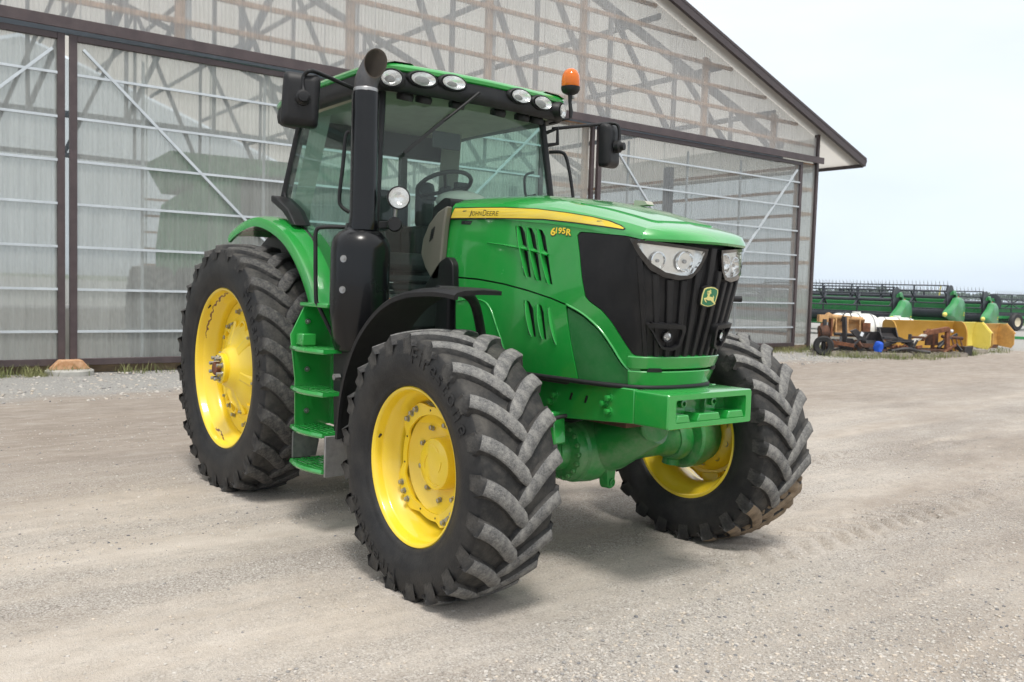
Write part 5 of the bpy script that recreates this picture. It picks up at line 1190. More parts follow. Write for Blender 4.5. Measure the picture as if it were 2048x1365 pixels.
MB().box((0.38, -0.03, 2.10), (0.14, 0.48, 0.58)).build('backrest', 'cab_dark', seat, 40, bevel=0.06, seg=3)
MB().box((0.70, -0.38, 1.98), (0.55, 0.14, 0.09)).build('armrest', 'cab_dark', seat, 40, bevel=0.03)
MB().box((0.52, 0.30, 2.28), (0.13, 0.15, 0.38)).build('passenger_headrest', 'cab_dark', seat, 40, bevel=0.05, seg=3)
MB().box((0.52, 0.30, 1.75), (0.42, 0.36, 0.7)).build('passenger_seat', 'cab_dark', seat, 40, bevel=0.05, seg=3)
mb = MB()
for k in range(6): mb.box((0.64, -0.03, 1.36+0.062*k), (0.44 if k % 2 else 0.38, 0.44 if k % 2 else 0.38, 0.055))
mb.build('seat_bellows', 'cab_dark', seat, 40, bevel=0.015)
MB().box((0.80, -0.52, 1.62), (0.7, 0.22, 0.62)).build('side_console', 'cab_trim', seat, 40, bevel=0.05, seg=3)
MB().box((1.02, -0.42, 2.17), (0.05, 0.22, 0.17)).build('monitor', 'cab_dark', seat, 40, bevel=0.01)
MB().tube([(1.0, -0.44, 1.9), (1.0, -0.43, 2.1)], 0.014, 6).build('monitor_stalk', 'cab_dark', seat, 60)
MB().box((0.95, 0.36, 2.40), (0.05, 0.10, 0.08)).build('phone_mount', 'cab_dark', seat, 40)
MB().tube([(0.95, 0.38, 1.9), (0.95, 0.37, 2.4)], 0.009, 6).build('mount_stalk', 'cab_dark', seat, 60)
MB().box((1.42, -0.10, 2.66), (0.012, 0.24, 0.12)).build('inside_mirror', 'cab_dark', cab, 40, bevel=0.02)
P = atX(735, 600, 1.2)
MB().box((1.35, -0.48, 1.50), (0.04, 0.07, 0.05)).build('orange_latch', 'orange_plastic', cab, 20, bevel=0.008)
MB().box((1.30, 0.45, 2.22), (0.04, 0.10, 0.03)).build('orange_latch', 'orange_plastic', cab, 20, bevel=0.008)
MB().box((1.1, 0.0, 1.42), (0.5, 1.2, 0.26)).build('floor_riser', 'cab_dark', cab, 20, bevel=0.04)
mat('cowl_beige', (0.13, 0.127, 0.10), 0.6, var=0.06, vscale=8)
# cowl between bonnet and windscreen
cw = [atY(u_, v_, -0.46) for u_, v_ in ((896, 412), (878, 424), (860, 448), (848, 478), (843, 508), (852, 536), (866, 562), (880, 560), (884, 515), (890, 450))]
MB().prism([(p[0], p[2]) for p in cw], lambda a, b, d: (a, d, b), (-0.47, -0.42)).build('cowl_trim', 'cowl_beige', cab, 40, bevel=0.012)
mb = MB()
for k in range(6): P = atY(866-k*0.8, 458+k*4.2, -0.472); mb.box((P[0], -0.4705, P[2]), (0.05, 0.004, 0.008), R=np.array([[math.cos(.5), 0, -math.sin(.5)], [0, 1, 0], [math.sin(.5), 0, math.cos(.5)]]))
mb.build('cowl_louvre', 'gasket', cab, 0)
MB().box((1.86, 0, 1.65), (0.16, 0.80, 0.86)).build('firewall', 'gasket', cab, 20, bevel=0.02)
MB().prism(round_poly([(1.76, 2.05), (1.97, 2.10), (1.97, 2.19), (1.90, 2.20), (1.76, 2.14)], 0.02), lambda a, b, d: (a, d, b), (-0.42, 0.42)).build('cowl', 'black_plastic', cab, 40)

# ================================================================ EXHAUST
ex = empty('exhaust', parent=tractor); tag(ex, 'black exhaust stack with curved steel tip and fat canister')
EX, EY = 1.77, -0.945
MB().lathe([(0.092, 1.96), (0.090, 2.02), (0.086, 2.04), (0.085, 2.79), (0.082, 2.815), (0.072, 2.822)], o=(EX, EY, 0), n=40).build('stack', 'black_paint', ex, 40)
MB().lathe([(0.074, 2.80), (0.077, 2.835), (0.074, 2.84)], o=(EX, EY, 0), n=32).build('stack_collar', 'grey_metal', ex, 40)
# curved tip cut on a slant
path = smooth_path([V(EX+q*0.617, EY+q*0.787, z) for q, z in ((0, 2.80), (0, 2.85), (.012, 2.91), (.045, 2.98), (.09, 3.05), (.18, 3.17), (.33, 3.34))], 8)
mb = MB(); T = []
P = np.array(path); rows = []; rin = []
for i in range(len(P)):
    t = unit(P[min(i+1, len(P)-1)]-P[max(i-1, 0)]); sd_ = unit(V(0.62, -0.78, 0)*1.0); sd_ = unit(sd_-t*np.dot(sd_, t)); up_ = np.cross(t, sd_)
    rows.append([P[i]+0.0735*(math.cos(a)*sd_+math.sin(a)*up_) for a in np.linspace(0, 2*PI, 33)]); rin.append([P[i]+0.0685*(math.cos(a)*sd_+math.sin(a)*up_) for a in np.linspace(0, 2*PI, 33)])
# slant: pull the end rings onto a plane whose face looks forward
pn = unit(V(0.94, 0.0, 0.36)); pc = V(EX+0.037, EY+0.047, 3.0)
def clip(rows):
    out = []
    for j in range(33):
        col = []
        for i in range(len(rows)):
            p = rows[i][j]; q = rows[i-1][j] if i else p; dp = np.dot(p-pc, pn)
            if dp > 0:
                dq = np.dot(q-pc, pn); 
                col.append(q+(p-q)*(-dq/(dp-dq)) if dq < 0 else col[-1])
            else: col.append(p)
        out.append(col)
    return out
ro_, ri_ = clip(rows), clip(rin)
mb.grid(ro_); mb.build('exhaust_tip', 'exhaust_steel', ex, 50)
m3 = MB(); m3.grid(ri_); m3.grid([[ro_[j][-1], ri_[j][-1]] for j in range(33)]); m3.build('tip_bore', 'soot', ex, 50)
# canister: twelve-sided barrel with rounded shoulders
cpr = [(0.095, 2.0), (0.10, 1.965), (0.135, 1.945), (0.165, 1.915), (0.182, 1.88), (0.188, 1.84), (0.188, 1.44), (0.180, 1.38), (0.165, 1.24), (0.150, 1.20), (0.10, 1.18), (0, 1.18)]
MB().lathe(cpr, o=(EX-0.03, EY, 0), n=18).build('canister', 'black_paint', ex, 30, bevel=0.008)
for k in (0, 1):
    for u_, v_ in (((687, 518), (685, 580))[k],):
        d = ray(u_, v_); c2 = np.array([EX-0.03, EY]); o2 = CAM_POS[:2]; dd = d[:2]; aa = dd@dd; bb = 2*dd@(o2-c2); cc = (o2-c2)@(o2-c2)-0.186**2; disc = bb*bb-4*aa*cc
        tt = (-bb-math.sqrt(max(disc, 0)))/(2*aa); P = CAM_POS+d*tt; nn = unit(V(P[0]-c2[0], P[1]-c2[1], 0))
        MB().lathe([(0.024, -0.004), (0.022, 0.004), (0.012, 0.003), (0.011, 0.008), (0.0, 0.009)], o=P, axis=nn, n=18).build('canister_bolt', 'grey_metal', ex, 30)
MB().prism(round_poly([(-0.13, 0.62), (0.10, 0.60), (0.13, 0.95), (0.16, 1.22), (-0.16, 1.22), (-0.15, 0.95)], 0.04), lambda a, b, d: (EX-0.02+a, d, b), (EY-0.11, EY+0.16)).build('lower_shield', 'black_plastic', ex, 40, bevel=0.025, seg=3)
MB().cyl((EX-0.05, EY-0.12, 1.03), (EX-0.05, EY-0.16, 1.03), 0.022, n=6).build('clamp_bolt', 'grey_metal', ex, 30)
# lamp and horn on the stack
P = V(1.80, -0.80, 2.165)-0*V(1, 0, 0); d = ray(797, 396); P = CAM_POS+d*((1.88-CAM_POS[0])/d[0])
wl_ = empty('side_work_lamp', parent=tractor); ax = unit(V(0.9, -0.30, -0.05))
MB().lathe([(0.0, -0.09), (0.035, -0.088), (0.062, -0.06), (0.070, -0.03), (0.074, 0.0), (0.074, 0.012), (0.066, 0.014)], o=P, axis=ax, n=30).build('lamp_housing', 'black_plastic', wl_, 50)
MB().lathe([(0.066, 0.010), (0.056, -0.008), (0.038, -0.028), (0.015, -0.04), (0, -0.04)], o=P, axis=ax, n=30).build('lamp_bowl', 'lamp_reflector', wl_, 60)
MB().lathe([(0.067, 0.012), (0.04, 0.018), (0, 0.021)], o=P, axis=ax, n=30).build('lamp_lens', 'lens_glass', wl_, 60)
MB().cyl(P+V(-0.03, 0, -0.06), P+V(-0.04, 0, -0.13), 0.013, n=10).build('lamp_stem', 'grey_metal', wl_, 50)
Q = P+V(-0.05, 0.02, -0.165)
MB().tube([Q+V(-0.10, 0.05, 0.01), Q+V(-0.05, 0.02, 0.0), Q+V(0.06, -0.05, -0.005), Q+V(0.075, -0.06, -0.005)], [0.028, 0.040, 0.048, 0.040], 16).build('camera_barrel', 'black_plastic', wl_, 40)
MB().beam(Q+V(-0.16, -0.02, 0), Q+V(0.0, 0.0, 0), 0.05, 0.05).build('lamp_bracket', 'black_plastic', wl_, 20, bevel=0.008)

# ================================================================ MIRRORS, BEACON, HANDRAILS
def mirror_unit(c, face, w, h, arm, knob, label, tilt=0.0):
    m = empty('wing_mirror', parent=tractor); tag(m, label); f = unit(V(face[0], face[1], 0)); rt = V(-f[1], f[0], 0); up = unit(V(0, 0, 1)+rt*tilt); rt = np.cross(up, f)
    poly = round_poly([(-w/2, -h/2), (w/2, -h/2), (w/2*1.0, h/2), (-w/2*0.97, h/2)], 0.035, 5)
    mb = MB(); n = len(poly); c = np.asarray(c)
    prof = [(1.0, -0.035), (1.03, 0.0), (1.0, 0.028), (0.90, 0.048), (0.70, 0.058)]
    rows = [[c+f*d+(rt*a+up*b)*k for a, b in poly+[poly[0]]] for k, d in prof]; mb.grid(rows)
    mb.f.append(tuple((len(prof)-1)*(n+1)+i for i in range(n))); mb.m.append(0); mb.build('mirror_housing', 'black_plastic', m, 40)
    gm = MB(); gm.add([c-f*0.030+(rt*a+up*b)*0.94 for a, b in poly], [tuple(range(n))]); gm.build('mirror_glass', 'chrome', m, 0, fix=False)
    MB().tube(smooth_path(arm, 6), 0.0135, 10).build('mirror_arm', 'black_plastic', m, 60)
    MB().lathe([(0.050, -0.02), (0.048, 0.015), (0.032, 0.03), (0.030, 0.055), (0.0, 0.06)], o=knob, axis=f, n=20).build('ball_joint', 'black_plastic', m, 40)
    return m
MC = atY(601, 201, -1.26); FD = (0.93, -0.36)
kn = MC+V(0.93, -0.36, 0)*0.055+V(0.0, 0, 0.02); kn = CAM_POS+ray(606, 196)*np.dot(kn-CAM_POS, CF)/np.dot(ray(606, 196), CF)
dep = lambda u_, v_, q: CAM_POS+ray(u_, v_)*(np.dot(np.asarray(q)-CAM_POS, CF)/np.dot(ray(u_, v_), CF))
mirror_unit(MC, FD, 0.225, 0.325, [kn+V(0.03, 0, 0), dep(606, 175, kn), dep(608, 152, kn), dep(622, 142, kn), dep(650, 152, V(1.55, -1.1, 2.95)), dep(690, 170, V(1.56, -0.9, 2.9)), dep(720, 183, V(1.56, -0.73, 2.86))], kn, 'wing mirror beside the exhaust stack', 0.05)
MCL = atY(1217, 293, 1.28)
knl = dep(1236, 294, MCL+V(0.06, 0, 0))
mirror_unit(MCL, (0.94, 0.34), 0.215, 0.33, [knl, dep(1239, 272, knl), dep(1236, 252, knl), dep(1222, 247, knl), dep(1190, 250, V(1.62, 1.1, 2.9)), dep(1105, 258, V(1.58, 0.80, 2.86))], knl, 'wing mirror on the far side of the cab', -0.06)
bk = [dep(u_, v_, V(1.58, 0.76, 2.8)) for u_, v_ in ((1098, 268), (1115, 258), (1115, 288), (1100, 292))]
MB().tube([bk[0]-V(0.02, 0.03, 0), bk[1], bk[2], bk[3]-V(0.02, 0.03, 0)], 0.016, 8).build('mirror_bracket', 'black_plastic', cab, 60)
bc = empty('beacon', parent=tractor); tag(bc, 'orange warning beacon on a stalk at the roof corner')
B0 = dep(1141, 175, V(1.70, 0.83, 3.1)); pxm = np.dot(B0-CAM_POS, CF)/FOCAL_PX
MB().lathe([(0.066, 0.0), (0.070, 0.012), (0.070, 0.05), (0.066, 0.085), (0.050, 0.118), (0.028, 0.135), (0.0, 0.139)], o=B0+V(0, 0, 0.0), n=30).build('beacon_dome', 'beacon_orange', bc, 50)
MB().lathe([(0.02, 0.01), (0.03, 0.02), (0.03, 0.07), (0.0, 0.08)], o=B0, n=14).build('beacon_bulb', 'orange_plastic', bc, 50)
MB().lathe([(0.0, -0.058), (0.03, -0.056), (0.058, -0.042), (0.070, -0.022), (0.072, 0.002), (0.06, 0.003)], o=B0, n=30).build('beacon_base', 'black_plastic', bc, 40)
MB().tube([B0+V(0, 0, -0.05), dep(1140, 205, B0), dep(1142, 225, B0), dep(1141, 236, B0)], [0.018, 0.013, 0.016, 0.012], 10).build('beacon_stalk', 'black_plastic', bc, 50)
MB().tube([dep(1141, 226, B0), dep(1139, 238, B0), dep(1118, 242, V(1.62, 0.74, 2.88)), dep(1098, 248, V(1.58, 0.72, 2.86))], 0.007, 6).build('beacon_bracket', 'black_plastic', bc, 50)
MB().sphere(dep(1146, 196, B0), 0.012, 8, 6).build('wing_nut', 'grey_metal', bc, 60)
hr = empty('handrail', parent=tractor)
g1 = [dep(u_, v_, V(1.45, -1.12, 1.9)) for u_, v_ in ((694, 455), (645, 455), (632, 464), (631, 500), (632, 595), (637, 612), (668, 676))]
MB().tube(smooth_path(g1, 5), 0.0135, 10).build('step_rail', 'black_plastic', hr, 60)
g2 = [dep(u_, v_, V(1.20, -0.80, 2.3)) for u_, v_ in ((700, 265), (692, 272), (686, 330), (679, 392), (682, 412), (698, 425))]
MB().tube(smooth_path(g2, 5), 0.0135, 10).build('door_rail', 'black_plastic', hr, 60)
g3 = [dep(u_, v_, V(1.5, 0.86, 2.5)) for u_, v_ in ((1098, 305), (1122, 305), (1132, 315), (1140, 350), (1146, 395), (1147, 420))]
MB().tube(smooth_path(g3, 5), 0.0135, 10).build('far_rail', 'black_plastic', hr, 60)
g4 = [dep(u_, v_, V(1.3, 0.72, 2.3)) for u_, v_ in ((1068, 345), (1053, 350), (1049, 362), (1051, 388), (1058, 393), (1072, 390))]
MB().tube(smooth_path(g4, 5), 0.010, 8).build('grab_handle', 'cab_dark', hr, 60)

# ================================================================ STEPS
ladder = empty('access_steps', parent=tractor); tag(ladder, 'green access steps between the wheels')
SY0, SY1 = -1.17, -0.93
lx0 = 1.265
plate = round_poly([(lx0+0.02, 0.66), (lx0+0.02, 1.12), (lx0-0.03, 1.32), (lx0+0.12, 1.50), (lx0+0.16, 1.50), (lx0+0.16, 1.25), (lx0+0.18, 0.66)], 0.01)
# side cheek seen from the front: a plate square to x with folded edges
MB().prism([(-1.16, 0.66), (-1.165, 0.98), (-1.20, 1.27), (-1.10, 1.47), (-0.90, 1.47), (-0.90, 0.66)], lambda a, b, d: (d, a, b), (lx0, lx0+0.012)).build('cheek_plate', 'green_paint', ladder, 20, bevel=0.003)
MB().box((lx0+0.32, -0.905, 1.06), (0.66, 0.012, 0.80)).build('back_plate', 'green_paint', ladder, 20, bevel=0.003)
MB().box((lx0+0.17, -1.0, 1.475), (0.40, 0.24, 0.03)).build('top_plate', 'green_paint', ladder, 20, bevel=0.008)
MB().box((lx0+0.08, -1.12, 1.245), (0.10, 0.10, 0.08)).build('stop_block', 'green_paint', ladder, 20, bevel=0.008)
MB().box((lx0+0.48, -0.93, 1.06), (0.30, 0.03, 0.22)).build('toe_plate', 'black_plastic', ladder, 20, bevel=0.008)
for z in (0.76, 1.04, 1.36): put('plate_rivet', BOLT_S, ladder, (lx0+0.014, -1.08, z), (0, 0, PI/2))
def tread(z, x0, x1, name='step_tread'):
    t = MB(); xs_ = np.linspace(x0, x1, 13); o_ = []
    bow = lambda x: SY0-0.05*math.sin(PI*min(1, max(0, (x-x0)/(x1-x0)*0.85+0.1)))
    rim_ = [(x, bow(x)) for x in xs_]
    t.grid([[(x, y, z-0.022), (x, y-0.006, z-0.01), (x, y, z+0.008), (x, y+0.022, z+0.008), (x, y+0.022, z-0.022)] for x, y in rim_])
    o = t.build(name, 'green_paint', ladder, 40)
    for k in range(6):
        y = SY0+0.01+k*0.036
        MB().box(((x0+x1)/2, y, z-0.004), (x1-x0-0.01, 0.016, 0.022)).build('tread_bar', 'green_paint', o, 20, bevel=0.003)
    for x in (x0+0.008, (x0+x1)/2, x1-0.008): MB().box((x, (SY0+SY1)/2-0.01, z-0.005), (0.016, 0.24, 0.024)).build('tread_bearer', 'green_paint', o, 20)
tread(1.195, lx0-0.02, lx0+0.46); tread(0.925, lx0, lx0+0.46); tread(0.665, lx0, lx0+0.46); tread(0.435, lx0, lx0+0.46)
mat('step_rubber', (0.11, 0.115, 0.11), 0.7, var=0.35, vscale=12)
MB().prism([(-1.17, 0.445), (-1.0, 0.445), (-0.98, 0.55), (-0.99, 0.66), (-1.15, 0.66), (-1.17, 0.61)], lambda a, b, d: (d, a, b), (lx0-0.012, lx0+0.008)).build('hanger_strap', 'step_rubber', ladder, 20, bevel=0.003)
MB().prism([(-1.17, 0.40), (-1.0, 0.40), (-1.0, 0.66), (-1.17, 0.66)], lambda a, b, d: (d, a, b), (lx0+0.465, lx0+0.485)).build('hanger_strap', 'grey_metal', ladder, 20, bevel=0.003)

# ================================================================ BACKGROUND YARD
RH = unit(V(CR[0], CR[1], 0)); AW = V(-RH[1], RH[0], 0)          # across the view, away from it
RHA = math.atan2(RH[1], RH[0])
def G(u, v): P = atZ(u, v, 0); return (P[0], P[1], 0.0)
def mpp(p): return float(np.dot(np.asarray(p)-CAM_POS, CF))/FOCAL_PX     # metres per survey pixel
mat('pusher_mustard', (0.50, 0.27, 0.035), 0.5, var=0.12, vscale=2, dust=0.2, dscale=2, dustcol=(0.42, 0.30, 0.14))
mat('pusher_yellow', (0.74, 0.62, 0.12), 0.5, var=0.12, vscale=3, dust=0.25, dscale=3, dustcol=(0.5, 0.45, 0.25))
mat('pusher_tan', (0.55, 0.31, 0.08), 0.6, var=0.25, vscale=4, dust=0.4, dscale=5, dustcol=(0.25, 0.11, 0.05))
mat('tan_rusty', (0.55, 0.33, 0.14), 0.7, var=0.35, vscale=5, dust=0.5, dscale=6, dustcol=(0.25, 0.10, 0.05))
mat('poly_white', (0.78, 0.78, 0.74), 0.45, var=0.05)
mat('pallet_wood', (0.27, 0.24, 0.20), 0.9, var=0.35, vscale=6)
mat('board_wood', (0.46, 0.44, 0.40), 0.9, var=0.25, vscale=5)
mat('scrap_black', (0.018, 0.018, 0.021), 0.45, var=0.4, vscale=4, dust=0.25, dscale=6, dustcol=(0.14, 0.10, 0.08))
mat('tarp_blue', (0.01, 0.09, 0.55), 0.5, var=0.2, vscale=5)
mat('reel_dark', (0.035, 0.04, 0.052), 0.55, var=0.2, vscale=3)
mat('sticker_blue', (0.10, 0.20, 0.50), 0.5); mat('sticker_white', (0.75, 0.78, 0.82), 0.5)
mat('reflector_orange', (0.85, 0.17, 0.02), 0.4)
mat('wheel_cream', (0.62, 0.55, 0.40), 0.6, var=0.15, vscale=4)

# ---- snow pushers: back plate with curled top, two end plates, rubber edge
def pusher(loc, rz, L, H, D, m, label, edge, style):
    t = empty('snow_pusher', loc, rz); tag(t, label, 'snow pusher', 'snow pushers in the scrap row')
    sec = [(0.0, 0.10), (D*0.06, H*0.4), (D*0.02, H*0.8), (-D*0.10, H), (-D*0.13, H-0.01), (-D*0.02, H*0.78), (D*0.03, H*0.4), (-0.02, 0.10)]
    MB().prism(sec, lambda a, b, d: (d, a, b), (-L/2, L/2)).build('mould_board', m, t, 50)
    MB().box((0, -0.02, 0.06), (L, 0.05, 0.13)).build('scraper_edge', edge, t, 0)
    for s in (-1, 1):
        if style == 'round': pl = round_poly([(0.06, 0.04), (-D, 0.04), (-D, H*0.72), (-D*0.72, H), (0.06, H)], 0.16, 6)
        else: pl = [(0.06, 0.10), (-D*0.85, 0.03), (-D, 0.16), (-D, H*0.62), (-D*0.45, H), (0.06, H)]
        o = MB().prism(pl, lambda a, b, d: (d, a, b), (s*L/2-0.02+0.0215*s, s*L/2+0.02+0.0215*s)).build('end_plate', m, t, 30)
        if style != 'round':
            for k in (0.25, 0.55): MB().box((s*(L/2+0.06), -D*k, H*0.5), (0.05, 0.05, H*0.75)).build('end_rib', m, t, 0)
            MB().beam((s*(L/2+0.06), -D, H*0.62), (s*(L/2+0.06), -D*0.45, H), 0.06, 0.05).build('end_rail', m, t, 0)
    for k in (-0.3, 0.3): MB().box((k*L, 0.12, H*0.45), (0.08, 0.16, H*0.8)).build('back_rib', m, t, 0)
    return t
def depth_at(u, d, z=0.0):
    r = ray(u, 650); p = CAM_POS+r*(d/np.dot(r, CF)); return (p[0], p[1], z)
pa = depth_at(1838, 27.5); pt = pusher(pa, RHA+math.radians(14), 2.45, 0.98, 0.62, 'pusher_mustard', 'mustard snow pusher with rounded end plates and a blue and white sticker', 'scrap_black', 'round')
o = MB().box((1.2685, -0.40, 0.46), (0.006, 0.30, 0.16)).build('sticker', 'sticker_white', pt, 0); o2 = MB().box((1.2725, -0.40, 0.42), (0.004, 0.24, 0.05)).build('sticker_print', 'sticker_blue', o, 0)
MB().box((1.2725, -0.34, 0.485), (0.004, 0.10, 0.05)).build('sticker_print', 'sticker_blue', o, 0)
pusher(depth_at(1922, 29.4), RHA+math.radians(30), 1.35, 0.92, 0.62, 'pusher_yellow', 'lemon yellow snow pusher with angled end plates', 'rust_dark', 'angled')
pusher(depth_at(1976, 30.8), RHA+math.radians(32), 1.25, 0.86, 0.58, 'pusher_tan', 'scuffed tan snow pusher, last of the scrap row', 'rust_dark', 'angled')

# ---- pallets
def pallet(loc, rz, L, label):
    t = empty('wooden_pallet', loc, rz); tag(t, label, 'pallet', 'weathered pallets under the scrap')
    for y in (-0.5, 0, 0.5): MB().box((0, y, 0.05), (L, 0.09, 0.10)).build('stringer', 'pallet_wood', t, 0)
    n = int(L/0.16)
    for k in range(n): MB().box((-L/2+0.07+k*(L-0.14)/(n-1), 0, 0.112), (0.10, 1.1, 0.022)).build('deck_board', 'pallet_wood', t, 0)
    return t
pallet(depth_at(1690, 25.2), RHA+0.05, 1.5, 'weathered pallet carrying the black attachment plates beside the shed corner')
pallet(depth_at(1785, 25.6), RHA-0.04, 1.3, 'weathered pallet under the black quick hitch left of the plank')
pallet(depth_at(1872, 26.0), RHA+0.06, 1.4, 'weathered pallet under the rusty quick hitch frame')
# ---- tanks
def tank(loc, rz, L, R_, label):
    t = empty('poly_tank', loc, rz); tag(t, label, 'tank', 'white poly tanks behind the scrap')
    MB().lathe([(0, -L/2), (R_*0.6, -L/2+0.01), (R_*0.9, -L/2+0.08), (R_, -L/2+0.22), (R_, L/2-0.22), (R_*0.9, L/2-0.08), (R_*0.6, L/2-0.01), (0, L/2)], o=(0, 0, R_+0.1), axis=(1, 0, 0), n=28).build('tank_shell', 'poly_white', t, 50)
    for x in (-0.30*L, 0.05*L, 0.33*L): MB().lathe([(R_+0.004, x-0.02), (R_+0.014, x-0.02), (R_+0.014, x+0.02), (R_+0.004, x+0.02)], o=(0, 0, R_+0.1), axis=(1, 0, 0), n=28).build('tank_strap', 'grey_metal', t, 30)
    MB().cyl((0.1, 0, 2*R_+0.08), (0.1, 0, 2*R_+0.16), 0.13, n=16).build('filler_cap', 'poly_white', t, 40)
    for x in (-0.3*L, 0.3*L): MB().box((x, 0, 0.08), (0.12, R_*1.6, 0.16)).build('tank_cradle', 'scrap_black', t, 0)
tank(depth_at(1706, 29.2), RHA+0.12, 1.55, 0.50, 'large white poly tank with grey straps behind the tan scrap')
tank(depth_at(1788, 32.5), RHA+0.10, 1.5, 0.42, 'smaller white poly tank peeking over the mustard snow pusher')
# ---- scrap attachments
def jumble(name, loc, rz, parts, label, cat):
    t = empty(name, loc, rz); tag(t, label, cat)
    for nm, m, fn in parts: 
        mb = MB(); fn(mb); mb.build(nm, m, t, 30, bevel=0.006)
    return t
jumble('plow_frame', depth_at(1697, 26.2, 0.0), RHA-0.1, [
    ('curved_blade', 'tan_rusty', lambda b: b.prism([(0.0, 0.45), (0.12, 0.62), (0.10, 0.85), (-0.05, 1.0), (-0.08, 0.98), (0.05, 0.84), (0.07, 0.63), (-0.04, 0.47)], lambda a, c, d: (d, a, c), (-0.5, 0.45))),
    ('top_tube', 'tan_rusty', lambda b: b.cyl((-0.62, -0.05, 1.05), (0.40, 0.0, 0.98), 0.07, n=12)),
    ('end_knob', 'tan_rusty', lambda b: b.sphere((-0.60, -0.06, 1.04), 0.12, 10, 8)),
    ('gusset', 'tan_rusty', lambda b: [b.prism([(-0.15, 0.5), (0.12, 0.55), (0.08, 0.95), (-0.1, 1.0)], lambda a, c, d: (d+x, a, c), (-0.02, 0.02)) for x in (-0.38, -0.05, 0.30)] and None),
    ('hydraulic_hose', 'scrap_black', lambda b: b.tube(smooth_path([(-0.25, -0.1, 0.9), (-0.2, -0.2, 1.12), (-0.05, -0.15, 1.2), (0.05, -0.1, 1.05)], 5), 0.018, 6)),
    ('leg_plate', 'rust', lambda b: b.box((0.48, -0.1, 0.72), (0.22, 0.1, 0.34))),
    ('base_beam', 'rust_dark', lambda b: b.beam((-0.6, 0.1, 0.25), (0.6, 0.1, 0.25), 0.2, 0.25)),
    ('side_stay', 'tan_rusty', lambda b: b.beam((-0.45, -0.05, 1.0), (-0.62, -0.1, 0.25), 0.07, 0.09)),
], 'rusty tan plough frame with a thick tube and hoses on the scrap heap', 'plough frame')
jumble('attachment_plate', depth_at(1690, 25.3, 0.13), RHA+0.1, [
    ('foot_plate', 'scrap_black', lambda b: b.prism([(-0.62, 0.0), (0.62, 0.0), (0.25, 0.10), (0.08, 0.34), (-0.08, 0.34), (-0.2, 0.1)], lambda a, c, d: (a, d, c), (-0.35, -0.29))),
    ('mast', 'scrap_black', lambda b: b.beam((-0.12, -0.3, 0.2), (-0.16, -0.25, 0.95), 0.09, 0.11)),
    ('tilted_plate', 'scrap_black', lambda b: b.prism([(-0.05, 0.55), (0.12, 0.62), (0.42, 0.38), (0.52, 0.50), (0.42, 0.28), (0.22, 0.30)], lambda a, c, d: (a, d, c), (-0.46, -0.38))),
    ('white_decal', 'sticker_white', lambda b: b.box((0.28, -0.465, 0.47), (0.09, 0.006, 0.12), R=np.array([[.9, 0, .4], [0, 1, 0], [-.4, 0, .9]]))),
    ('cross_tube', 'scrap_black', lambda b: b.cyl((-0.4, -0.2, 0.45), (0.5, -0.15, 0.42), 0.05, n=10)),
], 'black loader attachment plate with a white decal standing on the pallet', 'attachment')
def bucket(loc, rz, L, H, D, label):
    t = empty('loader_bucket', loc, rz); tag(t, label, 'bucket', 'black buckets on the scrap heap')
    sec = [(0.0, H), (0.05, H*0.5), (-0.1, 0.08), (-D, 0.0), (-D, 0.03), (-0.08, 0.12), (0.02, H*0.52), (-0.03, H)]
    MB().prism(sec, lambda a, b, d: (d, a, b), (-L/2, L/2)).build('bucket_shell', 'scrap_black', t, 40)
    for s in (-1, 1): MB().prism([(0.04, H), (0.05, 0.05), (-D, 0.0), (-D*0.9, 0.08), (-0.1, H)], lambda a, b, d: (d, a, b), (s*L/2-0.015, s*L/2+0.015)).build('bucket_cheek', 'scrap_black', t, 0)
    MB().box((0, -D, 0.0), (L, 0.06, 0.03)).build('cutting_edge', 'rust_dark', t, 0)
bucket(depth_at(1738, 25.4, 0.16), RHA+0.35, 0.62, 0.50, 0.42, 'black bucket tipped open beside the black attachment plate')
bucket(depth_at(1772, 26.0, 0.42), RHA+0.1, 0.50, 0.36, 0.30, 'black bucket resting high on the pile before the mustard pusher')
jumble('gearbox', depth_at(1645, 24.6, 0.0), RHA, [
    ('case', 'rust_dark', lambda b: b.cyl((-0.1, -0.1, 0.62), (0.12, -0.1, 0.66), 0.2, n=14)),
    ('flange', 'tan_rusty', lambda b: b.box((0.0, 0, 1.02), (0.26, 0.2, 0.2))),
    ('shaft', 'scrap_black', lambda b: b.cyl((0.0, -0.15, 0.1), (0.02, -0.1, 1.0), 0.06, n=10)),
    ('stand', 'rust', lambda b: [b.beam((-0.2, -0.1, 0.0), (-0.05, -0.1, 0.9), 0.06, 0.06), b.beam((0.28, -0.1, 0.0), (0.1, -0.1, 0.8), 0.06, 0.06)] and None),
    ('side_plate', 'rust', lambda b: b.box((0.22, 0.0, 0.78), (0.05, 0.25, 0.5))),
    ('spare_tyre', 'rubber', lambda b: b.lathe([(0.12, -0.06), (0.24, -0.08), (0.28, 0), (0.24, 0.08), (0.12, 0.06)], o=(-0.05, -0.3, 0.28), axis=(0.2, 1, 0), n=20)),
], 'rusty gearbox stand with tan flange at the shed corner', 'gearbox')
